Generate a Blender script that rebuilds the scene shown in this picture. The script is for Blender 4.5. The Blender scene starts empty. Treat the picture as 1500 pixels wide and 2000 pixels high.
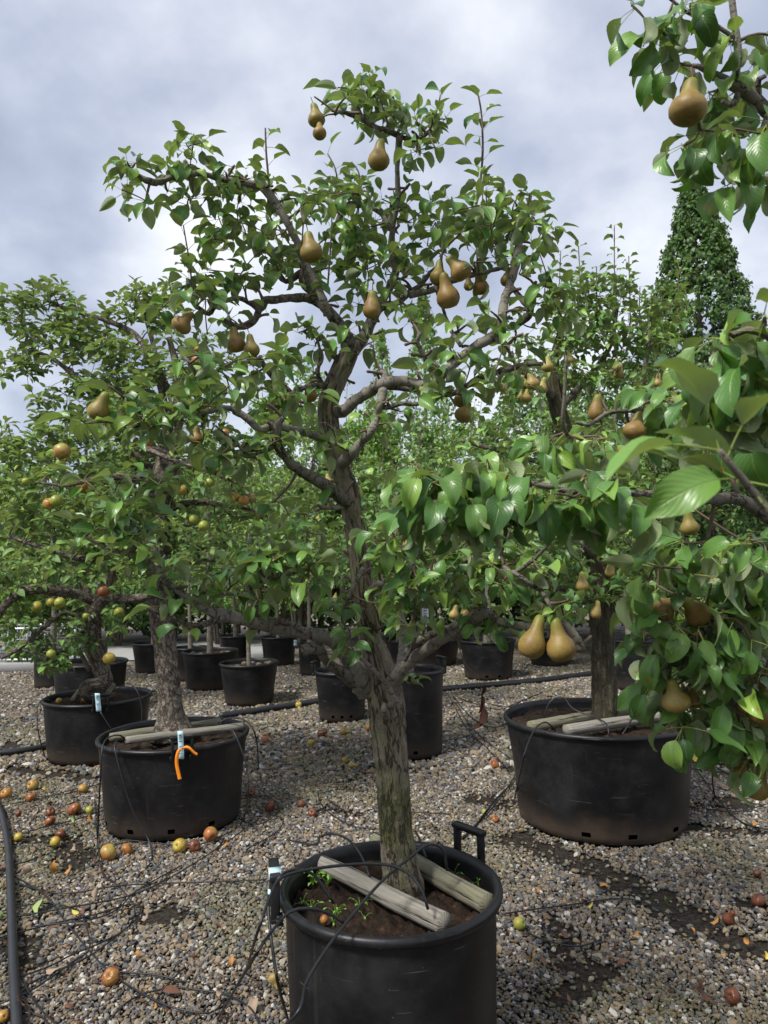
import bpy, math, random
import numpy as np
from mathutils import Vector, Matrix, Euler, noise

random.seed(7); RNG = np.random.default_rng(7)
R_ = math.radians
sc = bpy.context.scene
col = sc.collection

# ------------------------------------------------------------------ camera, sky, sun, exposure
CAM_H, PITCH, ROLL, FPX = 1.6, 4.0, -1.0, 1400.0
cam_d = bpy.data.cameras.new('camera'); cam = bpy.data.objects.new('camera', cam_d); col.objects.link(cam)
CAM_M = Matrix.Rotation(R_(90 + PITCH), 3, 'X') @ Matrix.Rotation(R_(ROLL), 3, 'Z')
cam.matrix_world = Matrix.Translation((0, 0, CAM_H)) @ CAM_M.to_4x4()
cam_d.sensor_fit = 'VERTICAL'; cam_d.sensor_height = 36.0; cam_d.lens = FPX / 2000 * 36
cam_d.clip_start = 0.05; cam_d.clip_end = 1000
cam_d.dof.use_dof = True; cam_d.dof.focus_distance = 2.4; cam_d.dof.aperture_fstop = 10.0
sc.camera = cam
sc.render.engine = 'CYCLES'
sc.cycles.use_denoising = True
sc.cycles.max_bounces = 6; sc.cycles.transparent_max_bounces = 4
sc.cycles.diffuse_bounces = 2; sc.cycles.glossy_bounces = 2; sc.cycles.transmission_bounces = 3
sc.view_settings.view_transform = 'Standard'; sc.view_settings.look = 'None'
sc.view_settings.exposure = 1.72; sc.view_settings.gamma = 1.0
sc.view_settings.use_curve_mapping = False

SUN_DIR = Vector((-.45, -.42, .79)).normalized()      # high, behind cloud, a little to the left and behind the camera
SUN_EL, SUN_AZ = math.degrees(math.asin(SUN_DIR.z)), math.degrees(math.atan2(SUN_DIR.x, SUN_DIR.y))
world = bpy.data.worlds.new('World'); sc.world = world; world.use_nodes = True
wt = world.node_tree; wt.nodes.clear()
def wn(t, **k):
    n = wt.nodes.new(t)
    for a, b in k.items(): setattr(n, a, b)
    return n
WL = wt.links.new
w_out = wn('ShaderNodeOutputWorld'); w_bg = wn('ShaderNodeBackground'); w_bg.inputs['Strength'].default_value = 0.1
sky = wn('ShaderNodeTexSky', sky_type='NISHITA', sun_disc=False, sun_elevation=R_(SUN_EL), sun_rotation=R_(SUN_AZ))
w_tc = wn('ShaderNodeTexCoord'); w_sep = wn('ShaderNodeSeparateXYZ'); WL(w_tc.outputs['Generated'], w_sep.inputs[0])
w_abs = wn('ShaderNodeMath', operation='ABSOLUTE'); WL(w_sep.outputs[2], w_abs.inputs[0])
w_add = wn('ShaderNodeMath', operation='ADD'); WL(w_abs.outputs[0], w_add.inputs[0]); w_add.inputs[1].default_value = 0.75
w_div = wn('ShaderNodeVectorMath', operation='DIVIDE'); WL(w_tc.outputs['Generated'], w_div.inputs[0])
w_cmb = wn('ShaderNodeCombineXYZ')
for i in range(3): WL(w_add.outputs[0], w_cmb.inputs[i])
WL(w_cmb.outputs[0], w_div.inputs[1])
w_mp = wn('ShaderNodeMapping'); w_mp.inputs['Location'].default_value = (3.3, 1.7, 0.4); w_mp.inputs['Scale'].default_value = (1.9, 2.0, 2.4); w_mp.inputs['Rotation'].default_value = (0, 0, R_(25))
WL(w_div.outputs[0], w_mp.inputs[0])
w_n1 = wn('ShaderNodeTexNoise'); w_n1.inputs['Scale'].default_value = 2.1; w_n1.inputs['Detail'].default_value = 6; w_n1.inputs['Roughness'].default_value = 0.50; w_n1.inputs['Distortion'].default_value = 0.0
WL(w_mp.outputs[0], w_n1.inputs['Vector'])
w_r = wn('ShaderNodeValToRGB'); WL(w_n1.outputs['Fac'], w_r.inputs[0])
er = w_r.color_ramp
while len(er.elements) < 5: er.elements.new(0.5)
for e, (p, c) in zip(er.elements, [(0.32, (1.25, 1.40, 1.78)), (0.42, (1.58, 1.73, 2.13)), (0.50, (2.02, 2.16, 2.52)), (0.58, (2.55, 2.66, 2.92)), (0.68, (3.15, 3.2, 3.32))]):
    e.position = p; e.color = (*[v / 10 for v in c], 1)
w_sc = wn('ShaderNodeVectorMath', operation='SCALE'); WL(w_r.outputs[0], w_sc.inputs[0]); w_sc.inputs['Scale'].default_value = 10.0
w_mix = wn('ShaderNodeMix', data_type='RGBA'); w_mix.inputs[0].default_value = 0.93
WL(sky.outputs[0], w_mix.inputs[6]); WL(w_sc.outputs[0], w_mix.inputs[7])
WL(w_mix.outputs[2], w_bg.inputs['Color']); WL(w_bg.outputs[0], w_out.inputs[0])

sun_d = bpy.data.lights.new('sun', 'SUN'); sun_d.energy = 1.5; sun_d.angle = R_(12); sun_d.color = (1.0, 0.965, 0.91)
sun = bpy.data.objects.new('sun', sun_d); col.objects.link(sun)
sun.rotation_euler = SUN_DIR.to_track_quat('Z', 'Y').to_euler(); sun.location = (-4, -3, 9)

# ------------------------------------------------------------------ pixel -> place helpers (reference is 1500 x 2000)
CAM_P = Vector((0, 0, CAM_H))
def ray(px, py): return CAM_M @ Vector(((px - 750) / FPX, -(py - 1000) / FPX, -1))
def P(px, py, Y):
    d = ray(px, py); return CAM_P + d * (Y / d.y)
def PZ(px, py, z=0.0):
    d = ray(px, py); return CAM_P + d * ((z - CAM_H) / d.z)
def depth(p): return -(CAM_M.transposed() @ (Vector(p) - CAM_P)).z
def msize(pxs, p): return pxs / FPX * depth(p)
def proj(p):
    q = CAM_M.transposed() @ (Vector(p) - CAM_P); return (750 + FPX * q.x / -q.z, 1000 - FPX * q.y / -q.z)
def U(a, b): return random.uniform(a, b)

# ------------------------------------------------------------------ materials
class NT:
    def __init__(s, name):
        s.m = bpy.data.materials.new(name); s.m.use_nodes = True; s.t = s.m.node_tree; s.t.nodes.clear()
        s.out = s.n('ShaderNodeOutputMaterial')
    def n(s, t, **k):
        x = s.t.nodes.new(t)
        for a, b in k.items(): setattr(x, a, b)
        return x
    def l(s, a, b): s.t.links.new(a, b)
    def set(s, sock, v):
        if hasattr(v, 'is_output') or isinstance(v, bpy.types.NodeSocket): s.l(v, sock)
        elif isinstance(v, (tuple, list)) and len(v) == 3 and sock.type == 'RGBA': sock.default_value = (*v, 1)
        else: sock.default_value = v
    def math(s, op, a, b=0.0, c=None, clamp=False):
        x = s.n('ShaderNodeMath', operation=op); x.use_clamp = clamp
        s.set(x.inputs[0], a); s.set(x.inputs[1], b)
        if c is not None: s.set(x.inputs[2], c)
        return x.outputs[0]
    def mix(s, f, a, b):
        x = s.n('ShaderNodeMix', data_type='RGBA'); s.set(x.inputs[0], f); s.set(x.inputs[6], a); s.set(x.inputs[7], b); return x.outputs[2]
    def mul(s, a, b):
        x = s.n('ShaderNodeMix', data_type='RGBA', blend_type='MULTIPLY'); x.inputs[0].default_value = 1; s.set(x.inputs[6], a); s.set(x.inputs[7], b); return x.outputs[2]
    def noise(s, vec, scale, detail=4, rough=.55, dist=0):
        x = s.n('ShaderNodeTexNoise')
        if vec is not None: s.l(vec, x.inputs['Vector'])
        x.inputs['Scale'].default_value = scale; x.inputs['Detail'].default_value = detail; x.inputs['Roughness'].default_value = rough; x.inputs['Distortion'].default_value = dist
        return x.outputs['Fac']
    def smooth(s, v, a, b):
        x = s.n('ShaderNodeMapRange', interpolation_type='SMOOTHSTEP'); s.set(x.inputs[0], v); x.inputs[1].default_value = a; x.inputs[2].default_value = b; return x.outputs[0]
    def ramp(s, v, els):
        x = s.n('ShaderNodeValToRGB'); s.l(v, x.inputs[0]); r = x.color_ramp
        while len(r.elements) < len(els): r.elements.new(.5)
        for e, (p, c) in zip(r.elements, els): e.position = p; e.color = (*c, 1)
        return x.outputs[0]
    def mapping(s, vec, scale, loc=(0, 0, 0)):
        x = s.n('ShaderNodeMapping'); s.l(vec, x.inputs[0]); x.inputs['Scale'].default_value = scale; x.inputs['Location'].default_value = loc; return x.outputs[0]
    def tc(s, o): return s.n('ShaderNodeTexCoord').outputs[o]
    def attr(s, name, typ='GEOMETRY'):
        return s.n('ShaderNodeAttribute', attribute_name=name, attribute_type=typ)
    def rnd(s):
        a = s.attr('rnd').outputs['Fac']; b = s.n('ShaderNodeObjectInfo').outputs['Random']
        return s.math('FRACT', s.math('ADD', a, b))
    def bump(s, h, dist=.01, strength=1.0):
        x = s.n('ShaderNodeBump'); s.l(h, x.inputs['Height']); x.inputs['Distance'].default_value = dist; x.inputs['Strength'].default_value = strength; return x.outputs[0]
    def bsdf(s, color, rough=.6, spec=.5, normal=None, metallic=0.0):
        x = s.n('ShaderNodeBsdfPrincipled'); s.set(x.inputs['Base Color'], color); s.set(x.inputs['Roughness'], rough)
        x.inputs['Specular IOR Level'].default_value = spec; x.inputs['Metallic'].default_value = metallic
        if normal is not None: s.l(normal, x.inputs['Normal'])
        return x.outputs[0]
    def done(s, sh): s.l(sh, s.out.inputs[0]); return s.m

def plain(name, c, rough=.6, spec=.4, var=.25, scale=30, metallic=0.0, bump=0.0):
    t = NT(name); v = t.noise(t.tc('Object'), scale, 5)
    a = tuple(x * (1 - var) for x in c); b = tuple(min(1, x * (1 + var)) for x in c)
    nm = t.bump(v, bump) if bump else None
    return t.done(t.bsdf(t.mix(v, a, b), rough, spec, nm, metallic))

def leaf_mat(name, tops, under, rough, rust=.2, trans=.19, rib=(.17, .25, .07), spec=.5):
    t = NT(name)
    rnd = t.rnd()
    wnz = t.n('ShaderNodeTexWhiteNoise', noise_dimensions='1D'); t.l(rnd, wnz.inputs['W'])
    sep = t.n('ShaderNodeSeparateColor'); t.l(wnz.outputs['Color'], sep.inputs[0])
    r1, r2, r3 = sep.outputs
    uv = t.tc('UV'); su = t.n('ShaderNodeSeparateXYZ'); t.l(uv, su.inputs[0]); u, v = su.outputs[0], su.outputs[1]
    top = t.ramp(rnd, tops)
    mott = t.noise(t.mapping(uv, (3, 4, 1)), 1.5, 3)
    top = t.mix(t.math('MULTIPLY', mott, .45), top, (tops[1][1][0] * .75, tops[1][1][1] * .8, tops[1][1][2] * .7))
    au = t.math('ABSOLUTE', t.math('SUBTRACT', u, .5))
    # side veins run obliquely from the midrib
    ph = t.math('SUBTRACT', t.math('MULTIPLY', v, 9.0), t.math('MULTIPLY', au, 7.0))
    vein = t.math('ABSOLUTE', t.math('SUBTRACT', t.math('FRACT', ph), .5))
    veinm = t.math('MULTIPLY', t.smooth(vein, .09, .0), .30)
    ribm = t.smooth(au, .035, .012)
    top = t.mix(veinm, top, rib); top = t.mix(t.math('MULTIPLY', ribm, .8), top, rib)
    und = t.mix(t.math('MULTIPLY', mott, .5), under, tuple(x * .7 for x in under))
    und = t.mix(t.math('MULTIPLY', ribm, .5), und, tuple(min(1, x * 1.35) for x in under))
    geo = t.n('ShaderNodeNewGeometry')
    c = t.mix(geo.outputs['Backfacing'], top, und)
    vv = t.math('ADD', .72, t.math('MULTIPLY', r2, .56)); cv = t.n('ShaderNodeCombineXYZ'); [t.l(vv, cv.inputs[i]) for i in range(3)]; c = t.mul(c, cv.outputs[0])
    bl = t.math('MULTIPLY', t.math('MULTIPLY', t.smooth(t.noise(t.mapping(uv, (4, 6, 1)), 2.2, 4, .7), .66, .72), t.math('GREATER_THAN', r1, .6)), .8); c = t.mix(bl, c, (.075, .05, .022))
    if rust > 0:
        du = t.math('SUBTRACT', u, t.math('ADD', t.math('MULTIPLY', r1, .5), .25)); dv = t.math('SUBTRACT', v, t.math('ADD', t.math('MULTIPLY', r2, .6), .2))
        d = t.math('SQRT', t.math('ADD', t.math('MULTIPLY', du, t.math('MULTIPLY', du, .45)), t.math('MULTIPLY', dv, dv)))
        d = t.math('ADD', d, t.math('MULTIPLY', t.math('SUBTRACT', t.noise(uv, 14, 2), .5), .05))
        has = t.math('LESS_THAN', r3, rust)
        ring = t.math('MULTIPLY', t.smooth(d, .07, .045), has); core = t.math('MULTIPLY', t.smooth(d, .042, .028), has)
        c = t.mix(ring, c, (.36, .22, .015)); c = t.mix(core, c, (.42, .085, .012))
    h = t.math('ADD', t.math('MULTIPLY', vein, .5), t.math('MULTIPLY', ribm, -.6))
    nm = t.bump(h, .0012, .6)
    p = t.bsdf(c, t.math('ADD', t.math('MULTIPLY', geo.outputs['Backfacing'], .25), rough), spec, nm)
    tr = t.n('ShaderNodeBsdfTranslucent'); t.l(t.mul(c, (1.5, 1.7, .5)), tr.inputs[0])
    ms = t.n('ShaderNodeMixShader'); ms.inputs[0].default_value = trans; t.l(p, ms.inputs[1]); t.l(tr.outputs[0], ms.inputs[2])
    return t.done(ms.outputs[0])

M = {}
M['leaf_pear'] = leaf_mat('pear_leaf', [(0, (.049, .124, .031)), (.45, (.091, .204, .043)), (.8, (.155, .285, .053)), (1, (.274, .406, .067))], (.24, .30, .155), .35, .09)
M['leaf_pear_far'] = leaf_mat('pear_leaf_far', [(0, (.057, .144, .038)), (.45, (.111, .234, .052)), (.8, (.183, .329, .066)), (1, (.291, .439, .082))], (.22, .28, .14), .44, .05)
M['leaf_apple'] = leaf_mat('apple_leaf', [(0, (.067, .144, .040)), (.45, (.120, .233, .060)), (.8, (.194, .311, .078)), (1, (.310, .422, .096))], (.25, .295, .185), .52, .04, .24, (.15, .21, .08), .35)
M['leaf_hedge'] = leaf_mat('hedge_leaf', [(0, (.023, .062, .022)), (.5, (.041, .099, .030)), (1, (.081, .160, .041))], (.09, .15, .06), .5, 0, .2)
M['leaf_bright'] = leaf_mat('bright_leaf', [(0, (.103, .186, .041)), (.5, (.176, .296, .055)), (1, (.278, .407, .083))], (.17, .28, .09), .5, 0, .3)
M['petiole'] = plain('petiole', (.24, .30, .07), .5)
M['petiole_apple'] = plain('apple_petiole', (.16, .19, .08), .6)
M['twig'] = plain('twig', (.12, .08, .058), .65, .3, .45, 60)
M['twig_apple'] = plain('apple_twig', (.10, .082, .065), .7, .3, .4, 60)

def bark_mat(name, c1, c2, c3, sx, sy, crack, lichen, lich_amt, depth_=.006, fine=True, moss=0.0):
    t = NT(name); uv = t.tc('UV'); ob = t.tc('Object')
    wob = t.n('ShaderNodeTexNoise'); t.l(ob, wob.inputs['Vector']); wob.inputs['Scale'].default_value = 14; wob.inputs['Detail'].default_value = 4
    wv = t.n('ShaderNodeVectorMath', operation='SCALE'); t.l(wob.outputs['Color'], wv.inputs[0]); wv.inputs['Scale'].default_value = .016
    av = t.n('ShaderNodeVectorMath', operation='ADD'); t.l(uv, av.inputs[0]); t.l(wv.outputs[0], av.inputs[1])
    n1 = t.noise(t.mapping(av.outputs[0], (sx, sy, 1)), 1, 5, .62); n2 = t.noise(t.mapping(av.outputs[0], (sx * 2.3, sy * 2.0, 1), (3, 7, 0)), 1, 4, .6); n3 = t.noise(t.mapping(av.outputs[0], (sx * .5, sy * 4.5, 1), (9, 2, 0)), 1, 4, .6)
    rid = lambda n: t.math('ABSOLUTE', t.math('SUBTRACT', n, .5))
    e1 = t.smooth(rid(n1), .0, crack); e2 = t.smooth(rid(n2), -.015, crack * .8); e3 = t.smooth(rid(n3), -.012, crack * .45)
    edge = t.math('MULTIPLY', e1, t.math('MULTIPLY', t.math('ADD', .45, t.math('MULTIPLY', e2, .55)), t.math('ADD', .55, t.math('MULTIPLY', e3, .45))))
    big = t.noise(ob, 7, 5, .6); mid = t.noise(ob, 38, 6, .65); fin = t.noise(t.mapping(uv, (60, 420, 1)), 1, 3) if fine else t.noise(ob, 160, 3)
    c = t.ramp(t.math('ADD', t.math('MULTIPLY', big, .5), t.math('MULTIPLY', mid, .5)), [(.30, c1), (.5, c2), (.70, c3)])
    c = t.mix(t.math('MULTIPLY', n2, .4), c, c3)
    c = t.mix(t.math('MULTIPLY', t.smooth(fin, .55, .72), .4), c, c1)
    lm = t.math('MULTIPLY', t.smooth(t.noise(ob, 9, 6, .7), .42, .64), lich_amt)
    c = t.mix(lm, c, lichen)
    sp = t.math('MULTIPLY', t.smooth(t.noise(ob, 70, 3, .6), .66, .74), .55); c = t.mix(sp, c, (.30, .31, .26))
    c = t.mix(t.math('SUBTRACT', 1.0, edge), c, tuple(x * .42 for x in c1))
    c = t.mix(t.math('MULTIPLY', t.attr('crk').outputs['Fac'], .75), c, tuple(x * .30 for x in c1))
    if moss > 0:
        sz = t.n('ShaderNodeSeparateXYZ'); t.l(t.n('ShaderNodeNewGeometry').outputs['Position'], sz.inputs[0])
        band = t.math('MULTIPLY', t.smooth(sz.outputs[2], .62, .76), t.smooth(sz.outputs[2], .95, .82))
        mm = t.math('MULTIPLY', t.smooth(t.math('ADD', t.noise(ob, 16, 6, .7), t.math('MULTIPLY', band, .22)), .60, .72), moss)
        c = t.mix(mm, c, (.055, .070, .012))
    h = t.math('ADD', t.math('MULTIPLY', edge, 1.0), t.math('MULTIPLY', mid, .5)); h = t.math('ADD', h, t.math('MULTIPLY', fin, .12))
    return t.done(t.bsdf(c, .82, .25, t.bump(h, depth_)))
M['bark_pear'] = bark_mat('pear_trunk_bark', (.117, .094, .067), (.193, .160, .117), (.265, .227, .174), 22, 3.2, .028, (.177, .177, .072), .8, .006, True, .55)
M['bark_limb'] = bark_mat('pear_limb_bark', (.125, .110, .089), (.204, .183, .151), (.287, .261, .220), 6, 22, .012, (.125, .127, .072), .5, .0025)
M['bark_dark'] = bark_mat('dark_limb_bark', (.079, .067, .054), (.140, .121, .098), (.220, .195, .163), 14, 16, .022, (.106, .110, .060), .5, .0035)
M['bark_apple'] = bark_mat('apple_trunk_bark', (.128, .103, .081), (.227, .185, .146), (.331, .279, .227), 24, 11, .055, (.180, .180, .122), .3, .008, False)
M['bark_furrow'] = bark_mat('furrowed_bark', (.142, .118, .073), (.246, .215, .133), (.369, .332, .218), 24, 3.2, .13, (.196, .209, .083), .7, .022, False)
M['bark_thin'] = bark_mat('young_trunk_bark', (.106, .091, .072), (.158, .140, .113), (.211, .189, .155), 8, 20, .012, (.136, .136, .076), .4, .002)

def pear_mat(name, brown, green, tan):
    t = NT(name); g = t.tc('UV'); s = t.n('ShaderNodeSeparateXYZ'); t.l(g, s.inputs[0]); ob = t.tc('Object')
    oi = t.n('ShaderNodeObjectInfo').outputs['Random']
    off = t.n('ShaderNodeVectorMath', operation='ADD'); t.l(ob, off.inputs[0]); cx = t.n('ShaderNodeCombineXYZ'); t.l(t.math('MULTIPLY', oi, 40), cx.inputs[0]); t.l(cx.outputs[0], off.inputs[1])
    o = off.outputs[0]
    n1 = t.noise(o, 2.6, 5); sp = t.noise(o, 30, 4, .7)
    c = t.mix(t.smooth(n1, .35, .7), brown, tan)
    c = t.mix(t.math('MULTIPLY', t.smooth(sp, .55, .68), .5), c, tuple(min(1, x * 1.6) for x in tan))
    neck = t.smooth(t.math('ADD', s.outputs[1], t.math('MULTIPLY', t.math('SUBTRACT', n1, .5), .8)), .52, .86)
    c = t.mix(t.math('MULTIPLY', neck, .85), c, green)
    c = t.mix(t.math('MULTIPLY', t.math('SUBTRACT', oi, .45), .6, clamp=True), c, green); c = t.mix(t.math('MULTIPLY', t.smooth(t.noise(o, 5, 4, .6), .66, .70), .7), c, (.10, .05, .02))
    return t.done(t.bsdf(c, .50, .4, t.bump(sp, .0006, .6)))
M['pear'] = pear_mat('pear_skin', (.185, .105, .030), (.17, .19, .030), (.29, .195, .055))
M['pear_green'] = pear_mat('pear_skin_green', (.25, .175, .05), (.21, .25, .05), (.33, .25, .08))
M['stalk'] = plain('fruit_stalk', (.10, .055, .025), .6)
def apple_mat(name, base, blush, amt, spots=0.0):
    t = NT(name); ob = t.tc('Object'); oi = t.n('ShaderNodeObjectInfo').outputs['Random']
    off = t.n('ShaderNodeVectorMath', operation='ADD'); t.l(ob, off.inputs[0]); cx = t.n('ShaderNodeCombineXYZ'); t.l(t.math('MULTIPLY', oi, 30), cx.inputs[0]); t.l(cx.outputs[0], off.inputs[1]); o = off.outputs[0]
    n1 = t.noise(o, 1.2, 3, .5); st = t.noise(t.mapping(o, (14, 14, 2)), 1.0, 3)
    f = t.math('MULTIPLY', t.smooth(t.math('ADD', n1, t.math('MULTIPLY', st, .25)), .72 - amt * .5, .92 - amt * .4), .9)
    c = t.mix(f, base, blush)
    if spots: c = t.mix(t.math('MULTIPLY', t.smooth(t.noise(o, 2.2, 4, .6), .55, .62), spots), c, (.085, .032, .014))
    c = t.mix(t.math('MULTIPLY', t.smooth(t.noise(o, 26, 2), .68, .74), .5), c, (.40, .33, .14))
    return t.done(t.bsdf(c, .38, .45, t.bump(t.noise(o, 9, 4), .002, .4)))
M['apple_green'] = apple_mat('apple_green', (.26, .30, .045), (.42, .30, .05), .25)
M['apple_red'] = apple_mat('apple_red', (.33, .27, .06), (.33, .085, .03), .5)
M['apple_orange'] = apple_mat('apple_orange', (.36, .23, .045), (.34, .11, .025), .4)
M['apple_bruised'] = apple_mat('apple_bruised', (.30, .15, .035), (.25, .06, .022), .55, .9)
M['apple_yellow'] = apple_mat('apple_yellow', (.40, .31, .05), (.38, .19, .035), .3, .3)
M['fruit_rotten'] = apple_mat('fruit_rotten', (.115, .040, .020), (.16, .050, .022), .5, .6)

def pot_mat(name, dust, dirt):
    t = NT(name); ob = t.tc('Object'); s = t.n('ShaderNodeSeparateXYZ'); t.l(ob, s.inputs[0])
    n1 = t.noise(ob, 4, 6, .65); n2 = t.noise(t.mapping(ob, (7, 7, 45)), 1, 6, .75); sp = t.noise(ob, 140, 2)
    c = t.mix(t.math('MULTIPLY', t.smooth(n1, .42, .75), dust), (.0062, .0064, .0074), (.024, .0235, .024))
    c = t.mix(t.math('MULTIPLY', t.smooth(n2, .60, .74), .5), c, (.060, .057, .053))
    drip = t.smooth(t.noise(t.mapping(ob, (34, 34, 1.6)), 1, 5, .65), .60, .72); c = t.mix(t.math('MULTIPLY', drip, .35), c, (.045, .040, .034))
    scr = t.n('ShaderNodeMapping'); t.l(ob, scr.inputs[0]); scr.inputs['Scale'].default_value = (5, 5, 110); scr.inputs['Rotation'].default_value = (.35, .2, 0); sn = t.smooth(t.noise(scr.outputs[0], 1, 2, .5), .70, .735); c = t.mix(t.math('MULTIPLY', sn, .5), c, (.13, .12, .11))
    c = t.mix(t.math('MULTIPLY', t.smooth(sp, .735, .765), .5), c, (.20, .19, .17))
    low = t.smooth(t.math('ADD', s.outputs[2], t.math('MULTIPLY', t.math('SUBTRACT', n1, .5), .35)), .20, .0)
    c = t.mix(t.math('MULTIPLY', low, dirt), c, (.085, .062, .045))
    r = t.math('ADD', .27, t.math('MULTIPLY', n1, .3))
    return t.done(t.bsdf(c, r, .32, t.bump(t.noise(ob, 60, 3), .0012, .35)))
M['pot'] = pot_mat('pot_plastic', .9, .4); M['pot_dusty'] = pot_mat('pot_plastic_dusty', .9, .75)
def soil_mat():
    t = NT('potting_soil'); ob = t.tc('Object'); n = t.noise(ob, 28, 8, .7); b = t.noise(ob, 6, 4)
    c = t.ramp(n, [(.32, (.008, .006, .004)), (.5, (.026, .016, .010)), (.63, (.060, .034, .020)), (.75, (.15, .095, .06))])
    c = t.mix(t.smooth(b, .55, .7), c, (.022, .016, .011)); c = t.mix(t.math('MULTIPLY', t.smooth(t.noise(ob, 11, 5), .62, .72), .5), c, (.05, .065, .018))
    return t.done(t.bsdf(c, .9, .2, t.bump(n, .02)))
M['soil'] = soil_mat()
def wood_mat(name, c1, c2, green):
    t = NT(name); uv = t.tc('UV'); ob = t.tc('Object')
    g = t.noise(t.mapping(uv, (60, 2.5, 1)), 1, 6, .7, .8); b = t.noise(ob, 8, 4); kn = t.n('ShaderNodeTexVoronoi'); t.l(t.mapping(uv, (11, 5, 1)), kn.inputs['Vector']); kn.inputs['Scale'].default_value = 1
    c = t.mix(t.smooth(g, .3, .7), c1, c2); c = t.mix(t.math('MULTIPLY', t.smooth(b, .5, .75), green), c, (.20, .21, .10))
    cr = t.smooth(t.noise(t.mapping(uv, (38, 1.3, 1)), 1, 4, .55), .56, .61); c = t.mix(cr, c, (.035, .030, .026))
    kk = t.smooth(kn.outputs['Distance'], .13, .06); c = t.mix(t.math('MULTIPLY', kk, .6), c, (.11, .09, .07))
    return t.done(t.bsdf(c, .8, .25, t.bump(t.math('SUBTRACT', g, t.math('MULTIPLY', cr, 2.0)), .008)))
M['wood'] = wood_mat('weathered_wood', (.135, .122, .102), (.31, .288, .245), .3)
M['wood_green'] = wood_mat('mossy_wood', (.105, .098, .066), (.225, .21, .15), .8)
M['hose'] = plain('hose', (.014, .0145, .016), .45, .4, .5, 20)
M['pipe'] = plain('pipe', (.020, .021, .024), .42, .45, .5, 12)
M['tag_blue'] = plain('tag_paper', (.46, .66, .72), .6, .3, .05)
M['print'] = plain('print_ink', (.05, .07, .09), .6)
M['ribbon'] = plain('ribbon_plastic', (.80, .24, .012), .45, .4, .08)
M['label_white'] = plain('white_label', (.68, .69, .72), .5, .4, .05)
M['dry_brown'] = plain('dry_leaf_brown', (.155, .075, .048), .75, .25, .5, 60)
M['dry_pale'] = plain('dry_leaf_pale', (.30, .225, .165), .8, .2, .35, 60)
M['dry_yellow'] = plain('dry_leaf_yellow', (.50, .40, .075), .7, .25, .25, 60)
M['dry_orange'] = plain('dry_leaf_orange', (.40, .19, .05), .7, .25, .4, 60)
M['dry_green'] = plain('fallen_leaf_green', (.26, .34, .12), .6, .3, .25, 60)
M['dead_leaf'] = plain('dead_hanging_leaf', (.060, .022, .014), .75, .25, .5, 40)
M['weed'] = plain('weed_leaf', (.13, .27, .035), .5, .3, .25, 40)
M['concrete'] = plain('concrete', (.33, .325, .315), .85, .2, .18, 6, 0, .004)
M['steel'] = plain('galvanised_steel', (.42, .44, .46), .45, .5, .15, 20, .6)
M['earth_path'] = plain('earth_path', (.21, .165, .135), .9, .2, .3, 4, 0, .01)
M['bamboo'] = plain('stake_wood', (.40, .34, .25), .7, .3, .25, 20)

def pebble_mat():
    t = NT('pebble_stone')
    at = t.attr('tint', 'INSTANCER').outputs['Fac']; ms = t.attr('moss', 'INSTANCER').outputs['Fac']; oi = t.n('ShaderNodeObjectInfo').outputs['Random']
    x = t.math('FRACT', t.math('ADD', at, t.math('MULTIPLY', oi, 1.0)))
    c = t.ramp(x, [(0, (.039, .039, .041)), (.16, (.093, .094, .099)), (.34, (.161, .155, .150)), (.47, (.230, .180, .118)), (.60, (.132, .093, .061)), (.70, (.293, .227, .138)), (.82, (.180, .152, .123)), (.92, (.333, .307, .257)), (1, (.547, .532, .491))])
    n = t.noise(t.tc('Object'), 1.6, 4); c = t.mul(c, t.ramp(n, [(.25, (.72, .72, .72)), (.75, (1.12, 1.10, 1.06))]))
    c = t.mix(t.math('MULTIPLY', ms, .75), c, (.085, .090, .030))
    return t.done(t.bsdf(c, .72, .3))
M['pebble'] = pebble_mat()
def ground_mat():
    t = NT('gravel_bed'); ob = t.tc('Object')
    vo = t.n('ShaderNodeTexVoronoi'); t.l(ob, vo.inputs['Vector']); vo.inputs['Scale'].default_value = 42
    sp = t.n('ShaderNodeSeparateColor'); t.l(vo.outputs['Color'], sp.inputs[0])
    st = t.ramp(sp.outputs[0], [(0, (.05, .05, .055)), (.3, (.17, .165, .155)), (.5, (.26, .205, .135)), (.7, (.16, .115, .08)), (.88, (.33, .28, .20)), (1, (.52, .50, .45))])
    n = t.noise(ob, 3.0, 6, .6); fi = t.noise(ob, 60, 6, .7)
    soil = t.mix(t.smooth(fi, .3, .75), (.010, .008, .006), (.075, .060, .046))
    sz = t.n('ShaderNodeSeparateXYZ'); t.l(ob, sz.inputs[0]); far = t.smooth(sz.outputs[1], 8.5, 10.5)
    side = t.smooth(t.math('ABSOLUTE', sz.outputs[0]), 6.0, 7.0)
    m = t.math('MULTIPLY', t.smooth(n, .34, .5), t.math('MAXIMUM', far, side))
    c = t.mix(m, soil, st)
    c = t.mix(t.math('MULTIPLY', t.smooth(t.noise(ob, 5, 5), .58, .7), .4), c, (.045, .052, .02))
    return t.done(t.bsdf(c, .9, .2, t.bump(t.math('ADD', fi, t.math('MULTIPLY', vo.outputs['Distance'], -.6)), .02)))
M['ground'] = ground_mat()

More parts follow.
